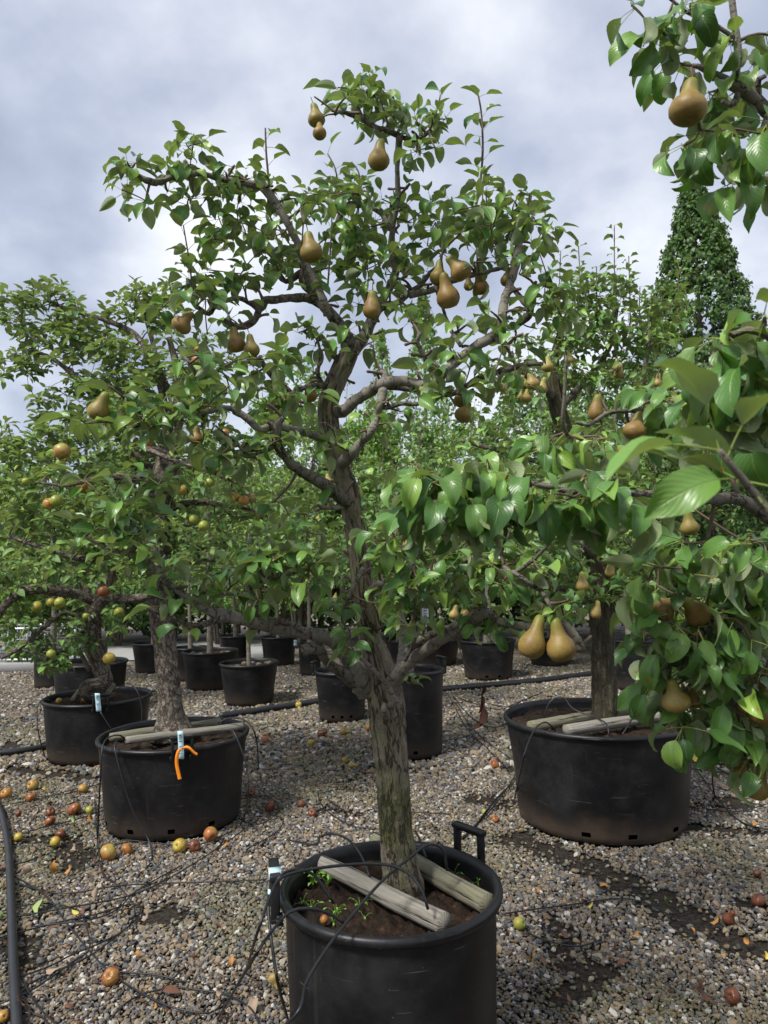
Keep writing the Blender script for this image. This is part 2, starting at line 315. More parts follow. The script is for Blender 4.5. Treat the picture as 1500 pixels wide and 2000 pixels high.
# ------------------------------------------------------------------ mesh helpers
def build(name, V, F, mats, uv=None, mi=None, smooth=True, parent=None, rnd=None, loc=None):
    """V (n,3) array, F (m,4) int array (quads; a repeated last index marks a triangle), uv per loop (m,4,2)."""
    V = np.asarray(V, dtype=np.float64); F = np.asarray(F, dtype=np.int64)
    me = bpy.data.meshes.new(name)
    if parent is not None and loc is None: V = V - np.array(parent.location)
    tri = F[:, 3] == F[:, 2]
    if tri.any():
        fl = [tuple(f[:3]) if t else tuple(f) for f, t in zip(F.tolist(), tri)]
        me.from_pydata(V.tolist(), [], fl)
        if uv is not None:
            u = []
            for k, t in enumerate(tri): u.extend(uv[k][:3 if t else 4])
            uv = np.array(u)
    else:
        n, m = len(V), len(F)
        me.vertices.add(n); me.vertices.foreach_set('co', V.ravel())
        me.loops.add(4 * m); me.loops.foreach_set('vertex_index', F.ravel().astype(np.int32))
        me.polygons.add(m); me.polygons.foreach_set('loop_start', np.arange(0, 4 * m, 4, dtype=np.int32))
        me.polygons.foreach_set('loop_total', np.full(m, 4, dtype=np.int32))
        me.update(calc_edges=True)
    if uv is not None:
        l = me.uv_layers.new(name='UVMap'); l.data.foreach_set('uv', np.asarray(uv, dtype=np.float32).ravel())
    if mi is not None: me.polygons.foreach_set('material_index', np.asarray(mi, dtype=np.int32))
    if smooth: me.polygons.foreach_set('use_smooth', np.ones(len(me.polygons), dtype=bool))
    if rnd is not None:
        a = me.attributes.new('rnd', 'FLOAT', 'POINT'); a.data.foreach_set('value', np.asarray(rnd, dtype=np.float32))
    for m_ in (mats if isinstance(mats, (list, tuple)) else [mats]): me.materials.append(m_)
    me.update()
    o = bpy.data.objects.new(name, me); col.objects.link(o)
    if parent is not None: o.parent = parent
    if loc is not None: o.location = loc
    return o
def tag(o, label=None, cat=None, group=None, kind=None):
    if label: o['label'] = label
    if cat: o['category'] = cat
    if group: o['group'] = group
    if kind: o['kind'] = kind
    return o
def empty(name, loc, label=None, cat=None, group=None):
    o = bpy.data.objects.new(name, None); o.empty_display_size = .1; col.objects.link(o); o.location = loc
    return tag(o, label, cat, group)
class MB:
    """collects quads"""
    def __init__(s): s.V, s.F, s.UV, s.M = [], [], [], []
    def add(s, V, F, uv=None, mi=0):
        b = len(s.V); s.V.extend([tuple(v) for v in V])
        for k, f in enumerate(F):
            g = [i + b for i in f]
            s.UV.append(list(uv[k]) + [uv[k][-1]] * (4 - len(uv[k])) if uv is not None else [(0, 0)] * 4)
            if len(g) == 3: g.append(g[2])
            s.F.append(g); s.M.append(mi)
    def obj(s, name, mats, parent=None, smooth=True, loc=None):
        return build(name, np.array(s.V), np.array(s.F), mats, np.array(s.UV), s.M, smooth, parent, None, loc)
    def box(s, c, size, rot=None, mi=0):
        c = Vector(c); hx, hy, hz = [x / 2 for x in size]
        pts = [Vector((x, y, z)) for x in (-hx, hx) for y in (-hy, hy) for z in (-hz, hz)]
        if rot is not None: pts = [rot @ p for p in pts]
        s.add([c + p for p in pts], [(0, 1, 3, 2), (4, 6, 7, 5), (0, 4, 5, 1), (2, 3, 7, 6), (0, 2, 6, 4), (1, 5, 7, 3)], None, mi)

def crom(pts, step):
    """Catmull-Rom through rows (x,y,z,r) resampled at about step metres"""
    p = np.array(pts, dtype=float)
    if len(p) < 2: return p
    q = np.vstack([2 * p[0] - p[1], p, 2 * p[-1] - p[-2]]); out = []
    for i in range(1, len(q) - 2):
        L = np.linalg.norm(q[i + 1][:3] - q[i][:3]); n = max(1, int(round(L / step)))
        for k in range(n):
            t = k / n; a, b, c, d = q[i - 1], q[i], q[i + 1], q[i + 2]
            out.append(.5 * (2 * b + (c - a) * t + (2 * a - 5 * b + 4 * c - d) * t * t + (3 * b - a - 3 * c + d) * t ** 3))
    out.append(p[-1]); out = np.array(out); out[:, 3] = np.maximum(out[:, 3], 1e-4)
    return out
CRK = []
def tube(pts, sides=8, rough=0.0, freq=20.0, cap=True, seed=0.0, wob=0.0, lump=None):
    p = np.asarray(pts, dtype=float); n = len(p); C = p[:, :3]; r = p[:, 3]
    T = np.gradient(C, axis=0); T /= np.maximum(np.linalg.norm(T, axis=1)[:, None], 1e-9)
    ref = np.array([0, 1.0, 0]) if abs(T[0][1]) < .9 else np.array([1.0, 0, 0])
    N = ref - T[0] * ref.dot(T[0]); N /= np.linalg.norm(N); Ns = [N]
    for i in range(1, n):
        N = Ns[-1] - T[i] * Ns[-1].dot(T[i]); N /= max(np.linalg.norm(N), 1e-9); Ns.append(N)
    Ns = np.array(Ns); B = np.cross(T, Ns)
    L = np.concatenate([[0], np.cumsum(np.linalg.norm(np.diff(C, axis=0), axis=1))])
    rm = float(np.mean(r)); V, F, UVs = [], [], []
    for i in range(n):
        for k in range(sides):
            a = 2 * math.pi * k / sides; d = Ns[i] * math.cos(a) + B[i] * math.sin(a); rr = r[i]
            q = C[i] + d * rr
            if rough: 
                s = noise.noise(Vector(q) * freq + Vector((seed, seed * 1.7, 0))) + .5 * noise.noise(Vector(q) * freq * 2.3 + Vector((seed, 5, 0)))
                rr *= 1 + rough * s
            if lump is not None:
                lv_ = lump(L[i], a)
                if isinstance(lv_, tuple): rr *= lv_[0]; CRK.append(lv_[1])
                else: rr *= lv_
            V.append(C[i] + d * rr)
    for i in range(n - 1):
        for k in range(sides):
            k2 = (k + 1) % sides
            F.append((i * sides + k, i * sides + k2, (i + 1) * sides + k2, (i + 1) * sides + k))
            u0, u1 = k / sides * 2 * math.pi * rm, (k + 1) / sides * 2 * math.pi * rm
            UVs.append(((u0, L[i]), (u1, L[i]), (u1, L[i + 1]), (u0, L[i + 1])))
    if cap:
        for e, i in ((0, 0), (1, n - 1)):
            c = len(V); V.append(C[i] + (T[i] if e else -T[i]) * r[i] * .35)
            for k in range(sides):
                k2 = (k + 1) % sides; a, b = i * sides + k, i * sides + k2
                F.append((a, b, c) if e else (b, a, c)); UVs.append(((0, 0), (.01, 0), (0, .01)))
    return V, F, UVs
def lathe(profile, seg=32, skip=None, wob=None, close=False):
    V, F, UVs = [], [], []; n = len(profile)
    for i, (r, z) in enumerate(profile):
        for k in range(seg):
            a = 2 * math.pi * k / seg; rr = r * (wob(a, z) if wob else 1)
            V.append((rr * math.cos(a), rr * math.sin(a), z))
    for i in range(n - 1):
        for k in range(seg):
            if skip and (i, k) in skip: continue
            k2 = (k + 1) % seg
            F.append((i * seg + k, i * seg + k2, (i + 1) * seg + k2, (i + 1) * seg + k))
            UVs.append(((k / seg, i / (n - 1)), ((k + 1) / seg, i / (n - 1)), ((k + 1) / seg, (i + 1) / (n - 1)), (k / seg, (i + 1) / (n - 1))))
    return V, F, UVs

# ------------------------------------------------------------------ leaves
def leaf_template(na, nc, fold, curl, twist, wave, side, pet, wid, pethick=.014, ps=3, pn=3, ph=0.0, tipw=.45, serr=0.0):
    V, F, UVs, MI = [], [], [], []
    pz = lambda s: .10 * pet * math.sin(math.pi * min(1, s / max(pet, 1e-6)) * .5)
    # petiole
    if pet > 0:
        for i in range(pn + 1):
            s = pet * 1.04 * i / pn
            for k in range(ps):
                a = 2 * math.pi * k / ps; rr = pethick * (1.25 - .45 * i / pn)
                V.append((rr * math.cos(a), s, pz(s) + rr * math.sin(a)))
        for i in range(pn):
            for k in range(ps):
                k2 = (k + 1) % ps; F.append((i * ps + k, i * ps + k2, (i + 1) * ps + k2, (i + 1) * ps + k)); UVs.append(((.5, 0),) * 4); MI.append(1)
    b = len(V); y, z = pet, pz(pet); th0 = -.15
    for i in range(na + 1):
        t = i / na
        if i:
            tm = (i - .5) / na; th = th0 - curl * tm ** 1.15; y += math.cos(th) / na; z += math.sin(th) / na
        th = th0 - curl * t ** 1.15; n = (0, -math.sin(th), math.cos(th))
        w = .5 * wid * 2 * .5 * max(.02, math.sin(math.pi * min(1, t ** .78))) ** .72 * (1 - tipw * t ** 6) * 1.0
        w = max(w, .006)
        for j in range(nc + 1):
            c = -1 + 2 * j / nc
            hx = c * w * math.cos(fold); hz = (abs(c) ** 1.4) * w * math.sin(fold) + wave * w * math.sin(t * 8 + ph + (1.9 if c > 0 else 0)) * c * c
            if serr and abs(c) > .99: hx *= 1 + serr * (1 if i % 2 else -1)
            tw = twist * t; hx, hz = hx * math.cos(tw) - hz * math.sin(tw), hx * math.sin(tw) + hz * math.cos(tw)
            V.append((hx + side * t * t, y + n[1] * hz, z + n[2] * hz))
    for i in range(na):
        for j in range(nc):
            a = b + i * (nc + 1) + j; F.append((a, a + 1, a + nc + 2, a + nc + 1))
            UVs.append(((j / nc, i / na), ((j + 1) / nc, i / na), ((j + 1) / nc, (i + 1) / na), (j / nc, (i + 1) / na))); MI.append(0)
    return dict(V=np.array(V), F=np.array(F), UV=np.array(UVs, dtype=float), M=np.array(MI), na=na)
def variants(n, na, nc, style, seed):
    rs = random.Random(seed); out = []
    for i in range(n):
        if style == 'pear_near':
            out.append(leaf_template(na, nc, rs.uniform(.18, .6), rs.choice([.3, .6, .9, 1.3, 1.7]) + rs.uniform(-.15, .15), rs.uniform(-.6, .6), rs.uniform(.10, .38), rs.uniform(-.16, .16), rs.uniform(.34, .62), rs.uniform(.48, .66), .012, 4, 4, rs.uniform(0, 6)))
        elif style == 'pear_far':
            out.append(leaf_template(na, nc, rs.uniform(.25, .7), rs.uniform(.3, 1.8), rs.uniform(-.5, .5), .1, rs.uniform(-.1, .1), rs.uniform(.3, .5), rs.uniform(.56, .70), .013, 3, 1, 0))
        elif style == 'pear':
            out.append(leaf_template(na, nc, rs.uniform(.3, .8), rs.choice([.4, .8, 1.3, 1.8, 2.3]) + rs.uniform(-.2, .2), rs.uniform(-.5, .5), rs.uniform(.05, .28), rs.uniform(-.14, .14), rs.uniform(.32, .58), rs.uniform(.56, .70), .013, 3, 3, rs.uniform(0, 6)))
        elif style == 'apple':
            out.append(leaf_template(na, nc, rs.uniform(.2, .7), rs.uniform(.1, 1.1), rs.uniform(-.5, .5), rs.uniform(.05, .3), rs.uniform(-.1, .1), rs.uniform(.22, .36), rs.uniform(.54, .66), .014, 3, 1, rs.uniform(0, 6), .4, .05 if nc > 2 else 0))
        else:
            out.append(leaf_template(na, nc, rs.uniform(.1, .5), rs.uniform(.1, .8), rs.uniform(-.3, .3), .05, 0, .0, rs.uniform(.5, .62), .01, 3, 1, 0, .4))
    return out
LV = {'pear_near': variants(12, 8, 4, 'pear_near', 1), 'pear': variants(12, 6, 4, 'pear', 2), 'pear_far': variants(8, 3, 2, 'pear_far', 3),
      'apple': variants(10, 4, 2, 'apple', 4), 'apple_far': variants(6, 2, 2, 'apple', 5), 'hedge': variants(5, 2, 1, 'hedge', 6)}
LMESH = {}
def leaf_data(style, i, mats):
    k = (style, i, mats[0].name)
    if k not in LMESH:
        t = LV[style][i]; o = build('leaf', t['V'], t['F'], mats, t['UV'], t['M'])
        me = o.data; me.name = 'leaf_' + style; bpy.data.objects.remove(o); LMESH[k] = me
    return LMESH[k]
def orient(d, roll=0.0):
    d = Vector(d).normalized(); up = Vector((0, 0, 1))
    if abs(d.z) > .98: up = Vector((U(-1, 1), U(-1, 1), .1)).normalized()
    x = d.cross(up).normalized(); z = x.cross(d).normalized()
    m = Matrix((x, d, z)).transposed()
    return m @ Matrix.Rotation(roll, 3, 'Y')
def leaf_mass(name, leaves, style, mats, parent):
    """leaves: list of (pos, 3x3 np, L, variant, rnd) -> one mesh"""
    Vs, Fs, UVs, Ms, Rn = [], [], [], [], []; b = 0
    by = {}
    for lf in leaves: by.setdefault(lf[3], []).append(lf)
    for v, ls in by.items():
        t = LV[style][v]; nv = len(t['V'])
        Rm = np.array([l[1] for l in ls]) * np.array([l[2] for l in ls])[:, None, None]; T = np.array([l[0] for l in ls])
        W = np.einsum('nij,vj->nvi', Rm, t['V']) + T[:, None, :]
        Vs.append(W.reshape(-1, 3)); Fs.append((t['F'][None] + (b + np.arange(len(ls)) * nv)[:, None, None]).reshape(-1, 4))
        UVs.append(np.tile(t['UV'][None], (len(ls), 1, 1, 1)).reshape(-1, 4, 2)); Ms.append(np.tile(t['M'], len(ls)))
        Rn.append(np.repeat([l[4] for l in ls], nv)); b += nv * len(ls)
    o = build(name, np.vstack(Vs), np.vstack(Fs), mats, np.vstack(UVs), np.concatenate(Ms), True, parent, np.concatenate(Rn))
    o['kind'] = 'stuff'; return o

# ------------------------------------------------------------------ fruit meshes
def fruit_data(kind, mats, seed):
    rs = random.Random(seed); V, F, UVs, MI = [], [], [], []
    if kind == 'pear':
        nk = rs.uniform(.85, 1.12); bl = rs.uniform(.96, 1.12)
        prof = [(.001, .04), (.05, .025), (.11, .0), (.21, .02), (.29, .09), (.35, .20), (.35, .31), (.31, .43), (.25, .54), (.20, .64), (.178, .74), (.162, .83), (.142, .905), (.10, .96), (.04, .985), (.001, .975)]
        bend = rs.uniform(-.16, .16); fat = rs.uniform(.92, 1.05)
        prof = [(r_0 * (bl if z_0 < .45 else nk), z_0) for r_0, z_0 in prof]; v, f, uv = lathe(prof, 18)
        v = [(x * fat * (1 + .05 * noise.noise(Vector((x * 3, y * 3, z * 3 + seed)))) + bend * max(0, z - .4) ** 2 * 1.6, y * fat, z) for x, y, z in v]
        stalk = [(bend * .55, 0, .96, .018), (bend * .6 + .02, .01, 1.08, .014), (bend * .6 + .06, .03, 1.24, .018)]
    else:
        prof = [(.001, .07), (.08, .05), (.16, .0), (.28, .015), (.41, .12), (.49, .28), (.505, .43), (.47, .60), (.385, .75), (.26, .845), (.14, .855), (.06, .80), (.001, .74)]
        lob = rs.uniform(.015, .035); v, f, uv = lathe(prof, 18)
        v = [(x * (1 + lob * math.cos(5 * math.atan2(y, x)) * (1 - z)), y * (1 + lob * math.cos(5 * math.atan2(y, x)) * (1 - z)), z) for x, y, z in v]
        stalk = [(0, 0, .74, .018), (.02, .01, .88, .014), (.06, .02, 1.0, .018)]
        if kind == 'rotten':
            v = [(x * (1 + .22 * noise.noise(Vector((x, y, z)) * 3.1 + Vector((seed, 0, 0)))), y * (1 + .22 * noise.noise(Vector((x, y, z)) * 3.1 + Vector((0, seed, 0)))), z * .82 + .08 * noise.noise(Vector((x, y, z)) * 4 + Vector((seed, 3, 0)))) for x, y, z in v]
    mb = MB(); mb.add(v, f, uv, 0); mb.add(*tube(crom(stalk, .08), 5), 1)
    o = mb.obj('fruit', mats); me = o.data; me.name = kind; bpy.data.objects.remove(o); return me
FR = {}
def fruit(name, kind, matk, center, width, parent=None, tilt=(0, 0), spin=None, seedn=7, stretch=1.0):
    k = (kind, matk, random.randrange(seedn))
    if k not in FR: FR[k] = fruit_data(kind, [M[matk], M['stalk']], k[2] + 11)
    o = bpy.data.objects.new(name, FR[k]); col.objects.link(o)
    s = width / (.71 if kind == 'pear' else 1.0)
    rot = Matrix.Rotation(tilt[0], 3, 'Y') @ Matrix.Rotation(tilt[1], 3, 'X') @ Matrix.Rotation(U(0, 6.28) if spin is None else spin, 3, 'Z')
    c = Vector((0, 0, .5 if kind == 'pear' else .43))
    loc = Vector(center) - rot @ (c * s * stretch)
    if parent is not None: o.parent = parent; loc = loc - parent.location
    o.matrix_basis = Matrix.Translation(loc) @ rot.to_4x4() @ Matrix.Diagonal((s, s, s * stretch, 1)); return o

# ------------------------------------------------------------------ tree machine
class Tree:
    def __init__(s, name, base, label, style, leafmat, petmat, twigmat, L, group=None, nparts=300, twig_objs=True):
        s.root = empty(name, base, label, 'tree', group); s.style = style; s.mats = [M[leafmat], M[petmat]]; s.tw = M[twigmat]
        s.clear = []; s.L = L; s.sk = []; s.leaves = []; s.twigs = []; s.nparts = nparts; s.twig_objs = twig_objs
    def limb(s, pts, Y0, mat, name='branch', sides=10, step=.02, rough=.10, freq=28, yscale=1.0, lump=None, skel=True):
        rows = []
        for q in pts:
            px, py, dY, r = q; j = 0 if (name == 'trunk' or q is pts[0]) else 3.0; p = P(px + U(-j, j), py + U(-j, j), Y0 + dY + U(-j, j) * .006); rows.append((*p, msize(r * (.88 if name == 'trunk' else .80) * (1 if name == 'trunk' else U(.88, 1.15)), p)))
        rows = crom(rows, step)
        CRK.clear(); mb = MB(); mb.add(*tube(rows, sides, rough, freq, True, U(0, 50), lump=lump)); o = mb.obj(name, M[mat], s.root)
        if CRK: at_ = o.data.attributes.new('crk', 'FLOAT', 'POINT'); at_.data.foreach_set('value', np.array(CRK + [0.0] * (len(o.data.vertices) - len(CRK)), dtype=np.float32))
        if skel: s.sk.extend([(Vector(r[:3]), r[3]) for r in rows[::2]])
        return rows
    def near(s, p):
        A = getattr(s, '_A', None); n = len(s.sk)
        if A is None: s._A = A = np.zeros((4096, 3)); s._n = 0
        if n > len(A): A = np.vstack([A, np.zeros((max(len(A), n), 3))]); s._A = A
        if s._n < n: A[s._n:n] = np.array([q[0][:] for q in s.sk[s._n:n]]); s._n = n
        A = A[:n]
        d = np.sum((A - np.array(p)) ** 2, axis=1); return int(np.argmin(d)), math.sqrt(float(d.min()))
    def leaf(s, pos, d, L=None, roll=None):
        L = L or s.L * max(.55, random.gauss(1, .17))
        m = orient(d, random.gauss(0, .45) if roll is None else roll)
        s.leaves.append((np.array(pos), np.array(m), L, random.randrange(len(LV[s.style])), random.random()))
    def rosette(s, p, axis, n, droop=0.0, L=None):
        a0 = U(0, 6.28); axis = Vector(axis).normalized()
        for i in range(n):
            az = a0 + i * 2.4 + U(-.4, .4); el = R_(U(-38, 48)) - droop
            d = Vector((math.cos(az) * math.cos(el), math.sin(az) * math.cos(el), math.sin(el))) + axis * .25
            s.leaf(Vector(p) + axis * U(-.012, .008), d, None if L is None else L * max(.6, random.gauss(1, .15)))
    def twig(s, a, b, r0, r1, sag=.15):
        a, b = Vector(a), Vector(b); D = b - a; l = D.length
        o = Vector((U(-1, 1), U(-1, 1), U(-.6, 1))) * l * sag
        rows = crom([(*a, r0), (*(a + D * .35 + o * .8), r0 * .85), (*(a + D * .7 + o * .6), (r0 + r1) / 2), (*b, r1)], max(.012, l / 8))
        s.twigs.append(rows); s.sk.extend([(Vector(r[:3]), r[3]) for r in rows[2::2]])
        return (b - Vector(rows[-2][:3])).normalized()
    def clusters(s, regions, Y0, nl=(4, 7), droop=0.0, twr=.0042):
        """regions: (cx, cy, rx, ry, n, dY, spread) in picture units, opened up to real places"""
        pts = []
        for (cx, cy, rx, ry, n, dY, sp) in regions:
            for _ in range(n):
                a, r = U(0, 6.28), math.sqrt(U(0, 1)); pts.append(P(cx + rx * r * math.cos(a), cy + ry * r * math.sin(a), Y0 + dY + U(-sp, sp)))
        s.grow(pts, nl, droop, twr)
    def grow(s, pts, nl=(4, 7), droop=0.0, twr=.0042):
        order = sorted(pts, key=lambda p: s.near(p)[1])
        for p in order:
            i, d = s.near(p); q, rq = s.sk[i]
            if d > .012:
                ax = s.twig(q, p, min(twr + d * .006, max(rq * .8, .002)), .0022 if twr < .006 else .003)
            else: ax = Vector((0, 0, 1))
            s.rosette(p, (ax + Vector((0, 0, .8))), random.randint(*nl), droop)
            if d > .12:
                j = random.randint(0, 1)
                for _ in range(j): 
                    w = s.twigs[-1][random.randrange(2, len(s.twigs[-1]))]; s.rosette(w[:3], (U(-1, 1), U(-1, 1), .6), random.randint(1, 3), droop)
    def spurs(s, n, nl=(0, 3)):
        sk = [q for q in s.sk if q[1] > .006 and q[0].z > 1.3]
        for _ in range(n):
            q, r = random.choice(sk); d = Vector((U(-1, 1), U(-1, .6), U(-.3, 1))).normalized(); l = r + U(.015, .05); e = q + d * l; m_ = q + d * l * .6 + Vector((U(-.006, .006), 0, U(-.004, .008)))
            s.twigs.append(crom([(*q, .006), (*m_, .0045), (*e, .0052), (*(e + d * .004), .003)], .01))
            if random.random() < .6: s.rosette(e, d + Vector((0, 0, .5)), random.randint(*nl))
    def shoot(s, pts, Y0, n, r=4, L=None):
        rows = []
        for px, py, dY in pts:
            p = P(px, py, Y0 + dY); rows.append((*p, msize(r * .7, p) * (1 - .5 * len(rows) / len(pts))))
        rows = crom(rows, .02); s.twigs.append(rows); s.sk.extend([(Vector(q[:3]), q[3]) for q in rows[::3]])
        for k in range(int(n * 1.4)):
            t = .12 + .88 * (k + U(-.2, .2)) / max(1, int(n * 1.4) - 1); t = min(1, max(0, t)); q = rows[int(t * (len(rows) - 1))]; az = k * 2.4 + U(-.5, .5); el = R_(U(5, 50))
            s.leaf(q[:3], (math.cos(az) * math.cos(el), math.sin(az) * math.cos(el), math.sin(el)), (L or s.L) * U(.75, 1.05))
    def finish(s):
        def score(l):
            q = proj(l[0]); 
            if not (-40 < q[0] < 1540 and -40 < q[1] < 2040): return -1
            dd = depth(l[0]); nrm = Vector(l[1][:, 2]); vw = (Vector(l[0]) - CAM_P).normalized()
            return (l[2] / dd) ** 2 * (.25 + abs(nrm.dot(vw))) * (1.0 if dd < 99 else 0)
        keep = []
        for l in s.leaves:
            c_ = l[0] + l[1][:, 1] * l[2] * .9; q = proj(c_); dd = depth(c_); ok = True
            for (px, py, w, dp) in s.clear:
                if dd < dp + .02 and abs(q[0] - px) < w * .62 + 260 * l[2] / dd and abs(q[1] - py) < w * .85 + 260 * l[2] / dd: ok = False; break
            if ok or random.random() < .12: keep.append(l)
        s.leaves = keep
        ls = sorted(s.leaves, key=score, reverse=True); n = min(s.nparts, len(ls))
        for l in ls[:n]:
            o = bpy.data.objects.new('leaf', leaf_data(s.style, l[3], s.mats)); col.objects.link(o); o.parent = s.root
            m = Matrix(l[1].tolist()) * l[2]; o.matrix_basis = Matrix.Translation(Vector(l[0]) - s.root.location) @ m.to_4x4()
        if len(ls) > n: leaf_mass('foliage', ls[n:], s.style, s.mats, s.root)
        if s.twig_objs:
            tws = sorted(s.twigs, key=lambda r: -float(np.linalg.norm(r[0][:3] - r[-1][:3]) * r[0][3] / max(.2, depth(r[0][:3])) ** 2))
        else: tws = []; 
        mb = MB()
        for i, r in enumerate(tws if s.twig_objs else s.twigs):
            if s.twig_objs and i < 280:
                m1 = MB(); m1.add(*tube(r, 5, .18, 90, True, U(0, 9))); m1.obj('twig', s.tw, s.root)
            else: mb.add(*tube(r, 4, 0, 1, False))
        if mb.V: mb.obj('fine_twigs', s.tw, s.root)['kind'] = 'stuff'
        print(s.root.name, 'leaves', len(s.leaves), 'twigs', len(s.twigs))
    def pears(s, lst, Y0, mat='pear', connect=True):
        for q in lst:
            px, py, w, dY = q[:4]; tilt = q[4] if len(q) > 4 else (random.gauss(0, .16), random.gauss(0, .16))
            c = P(px, py, Y0 + dY); wd = msize(w, c); o = fruit('pear', 'pear', mat, c, wd, s.root, tilt, stretch=q[5] if len(q) > 5 else U(.95, 1.08))
            s.clear.append((px, py, w, depth(c)))
            if connect:
                h = wd / .71; up = Matrix.Rotation(tilt[0], 3, 'Y') @ Matrix.Rotation(tilt[1], 3, 'X') @ Vector((0, 0, 1)); tip = c + up * h * .72
                i, d = s.near(tip)
                if d > .02: s.twig(s.sk[i][0], tip, .0035, .0025, .1)
    def apples(s, lst, Y0):
        for px, py, w, dY, mk in lst:
            c = P(px, py, Y0 + dY); s.clear.append((px, py, w * .8, depth(c))); fruit('apple', 'apple', mk, c, msize(w, c), s.root, (random.gauss(0, .3), random.gauss(0, .3)))

# ------------------------------------------------------------------ pots
def pot(name, center, rim_r, height, label, group=None, mat='pot', handles=(), holes=(), soil_drop=.08, taper=.86, seg=64, soil_rough=.02, lean=None):
    root = empty(name, center, label, 'plant pot', group)
    rb = rim_r * taper; lip = .028 if rim_r > .3 else .02
    H = height; prof = [(rb * .3, .004), (rb * .93, .0045), (rb, .015), (rb + (rim_r - rb) * .09, .05), (rb + (rim_r - rb) * .15, .076)]
    for t in (.4, .6, .8): prof.append((rb + (rim_r - .02 - rb) * t, .05 + (H - .1) * t))
    prof += [(rim_r - .022, H - .07), (rim_r - .020, H - .022)]
    sk = set((3, h) for h in holes)
    mb = MB(); wo = (U(0, 6), U(0, 6)); v, f, uv = lathe(prof, seg, sk, lambda a, z: 1 + (.008 * math.sin(2 * a + wo[0]) + .005 * math.sin(3 * a + wo[1] + z * 4)) * min(1, max(0, (H - z) / .25)) * min(1, z / .1)); mb.add(v, f, uv)
    rin = rim_r - .030
    iv, jf, ju = lathe([(rin, H - .03), (rin - .004, H - .08), (rin * .985 - .006, H - soil_drop - .04)], seg); jf = [tuple(reversed(q)) for q in jf]; mb.add(iv, jf, ju)
    b = mb.obj('body', M[mat], root, True, (0, 0, 0))
    # rolled rim
    rp = [(rin, H - .035), (rin + .002, H - .008), (rin + .012, H), (rim_r - .012, H + .001), (rim_r - .002, H - .007), (rim_r, H - .016), (rim_r - .003, H - .027), (rim_r - .019, H - .031)]
    mb = MB(); mb.add(*lathe(rp, seg)); mb.obj('rim', M[mat], root, True, (0, 0, 0))
    for az in handles:
        mb = MB(); ca, sa = math.cos(az), math.sin(az); rot = Matrix.Rotation(az, 3, 'Z'); R0 = rim_r + .012; hw = .055; hh = .085
        for sgn in (-1, 1):
            mb.box(rot @ Vector((R0, sgn * hw, H + .005)), (.028, .016, .13), rot); mb.box(rot @ Vector((R0 - .012, sgn * hw, H - .05)), (.02, .03, .03), rot)
        mb.box(rot @ Vector((R0, 0, H + .072)), (.032, .126 + .014, .018), rot)
        mb.box(rot @ Vector((R0 + .006, 0, H + .060)), (.010, .10, .012), rot)
        h = mb.obj('handle', M[mat], root, False, (0, 0, 0)); bv = h.modifiers.new('bevel', 'BEVEL'); bv.width = .004; bv.segments = 2
    # soil
    n = 26; mb = MB(); V = []; F = []; rs = rin * .985 - .004; zs = H - soil_drop
    for i in range(n + 1):
        rr = rs * i / n
        for k in range(seg):
            a = 2 * math.pi * k / seg; x, y = rr * math.cos(a), rr * math.sin(a); w = Vector((x + center[0] * 3, y + center[1] * 3, 0))
            V.append((x, y, zs + soil_rough * (noise.noise(w * 9) * .8 + noise.noise(w * 26) * .9 + noise.noise(w * 60) * .8)))
    for i in range(n):
        for k in range(seg):
            k2 = (k + 1) % seg; F.append((i * seg + k, (i + 1) * seg + k, (i + 1) * seg + k2, i * seg + k2))
    mb.add(V, F); mb.obj('soil', M['soil'], root, True, (0, 0, 0))
    return root
def pole(name, a, b, r0, r1, label, mat, group=None):
    a, b = Vector(a), Vector(b); rows = crom([(*a, r0), (*(a + (b - a) * .33 + Vector((0, 0, .003))), (2 * r0 + r1) / 3), (*(a + (b - a) * .66 - Vector((0, 0, .002))), (r0 + 2 * r1) / 3), (*b, r1)], .03)
    mb = MB(); v, f, uv = tube(rows, 16, .05, 22, True, U(0, 40)); mb.add(v, f, uv); return tag(mb.obj(name, M[mat]), label, 'wooden pole', group)
def hose(name, pts, r, label, mat='hose', group=None, cat='irrigation tube', sides=6, step=.03):
    rows = crom([(*p, r) for p in pts], step); mb = MB(); mb.add(*tube(rows, sides, 0, 1, True)); return tag(mb.obj(name, M[mat]), label, cat, group)

# ================================================================== THE SETTING
mb = MB(); N = 60; GX = 150.0
# gravel sheet, gently uneven near the camera, out to the horizon
xs = np.concatenate([[-GX, -60, -25, -12], np.linspace(-7, 7, 71), [12, 25, 60, GX]]); ys = np.concatenate([[-40, -10, -2], np.linspace(.2, 13, 80), [18, 30, 60, 120, 220]])
def gz(x, y):
    if abs(x) > 7 or y < .2 or y > 13: return -.012
    return -.012 + .006 * noise.noise(Vector((x * 1.7, y * 1.7, 0))) + .004 * noise.noise(Vector((x * 5, y * 5, 2)))
V = [(x, y, gz(x, y)) for y in ys for x in xs]; nx = len(xs)
F = [(j * nx + i, j * nx + i + 1, (j + 1) * nx + i + 1, (j + 1) * nx + i) for j in range(len(ys) - 1) for i in range(nx - 1)]
mb.add(V, F); ground = tag(mb.obj('gravel_ground', M['ground']), kind='structure')
# paved yard and earth strip behind the left rows
mb = MB(); mb.add([(-30, 12.2, .008), (-1.9, 12.4, .008), (-1.9, 15.3, .008), (-30, 15.3, .008)], [(0, 1, 2, 3)]); tag(mb.obj('pavement', M['concrete']), kind='structure')
mb = MB(); mb.add([(-30, 15.3, .004), (-1.9, 15.3, .004), (-1.9, 20, .004), (-30, 20, .004)], [(0, 1, 2, 3)]); tag(mb.obj('earth_path', M['earth_path']), kind='structure')

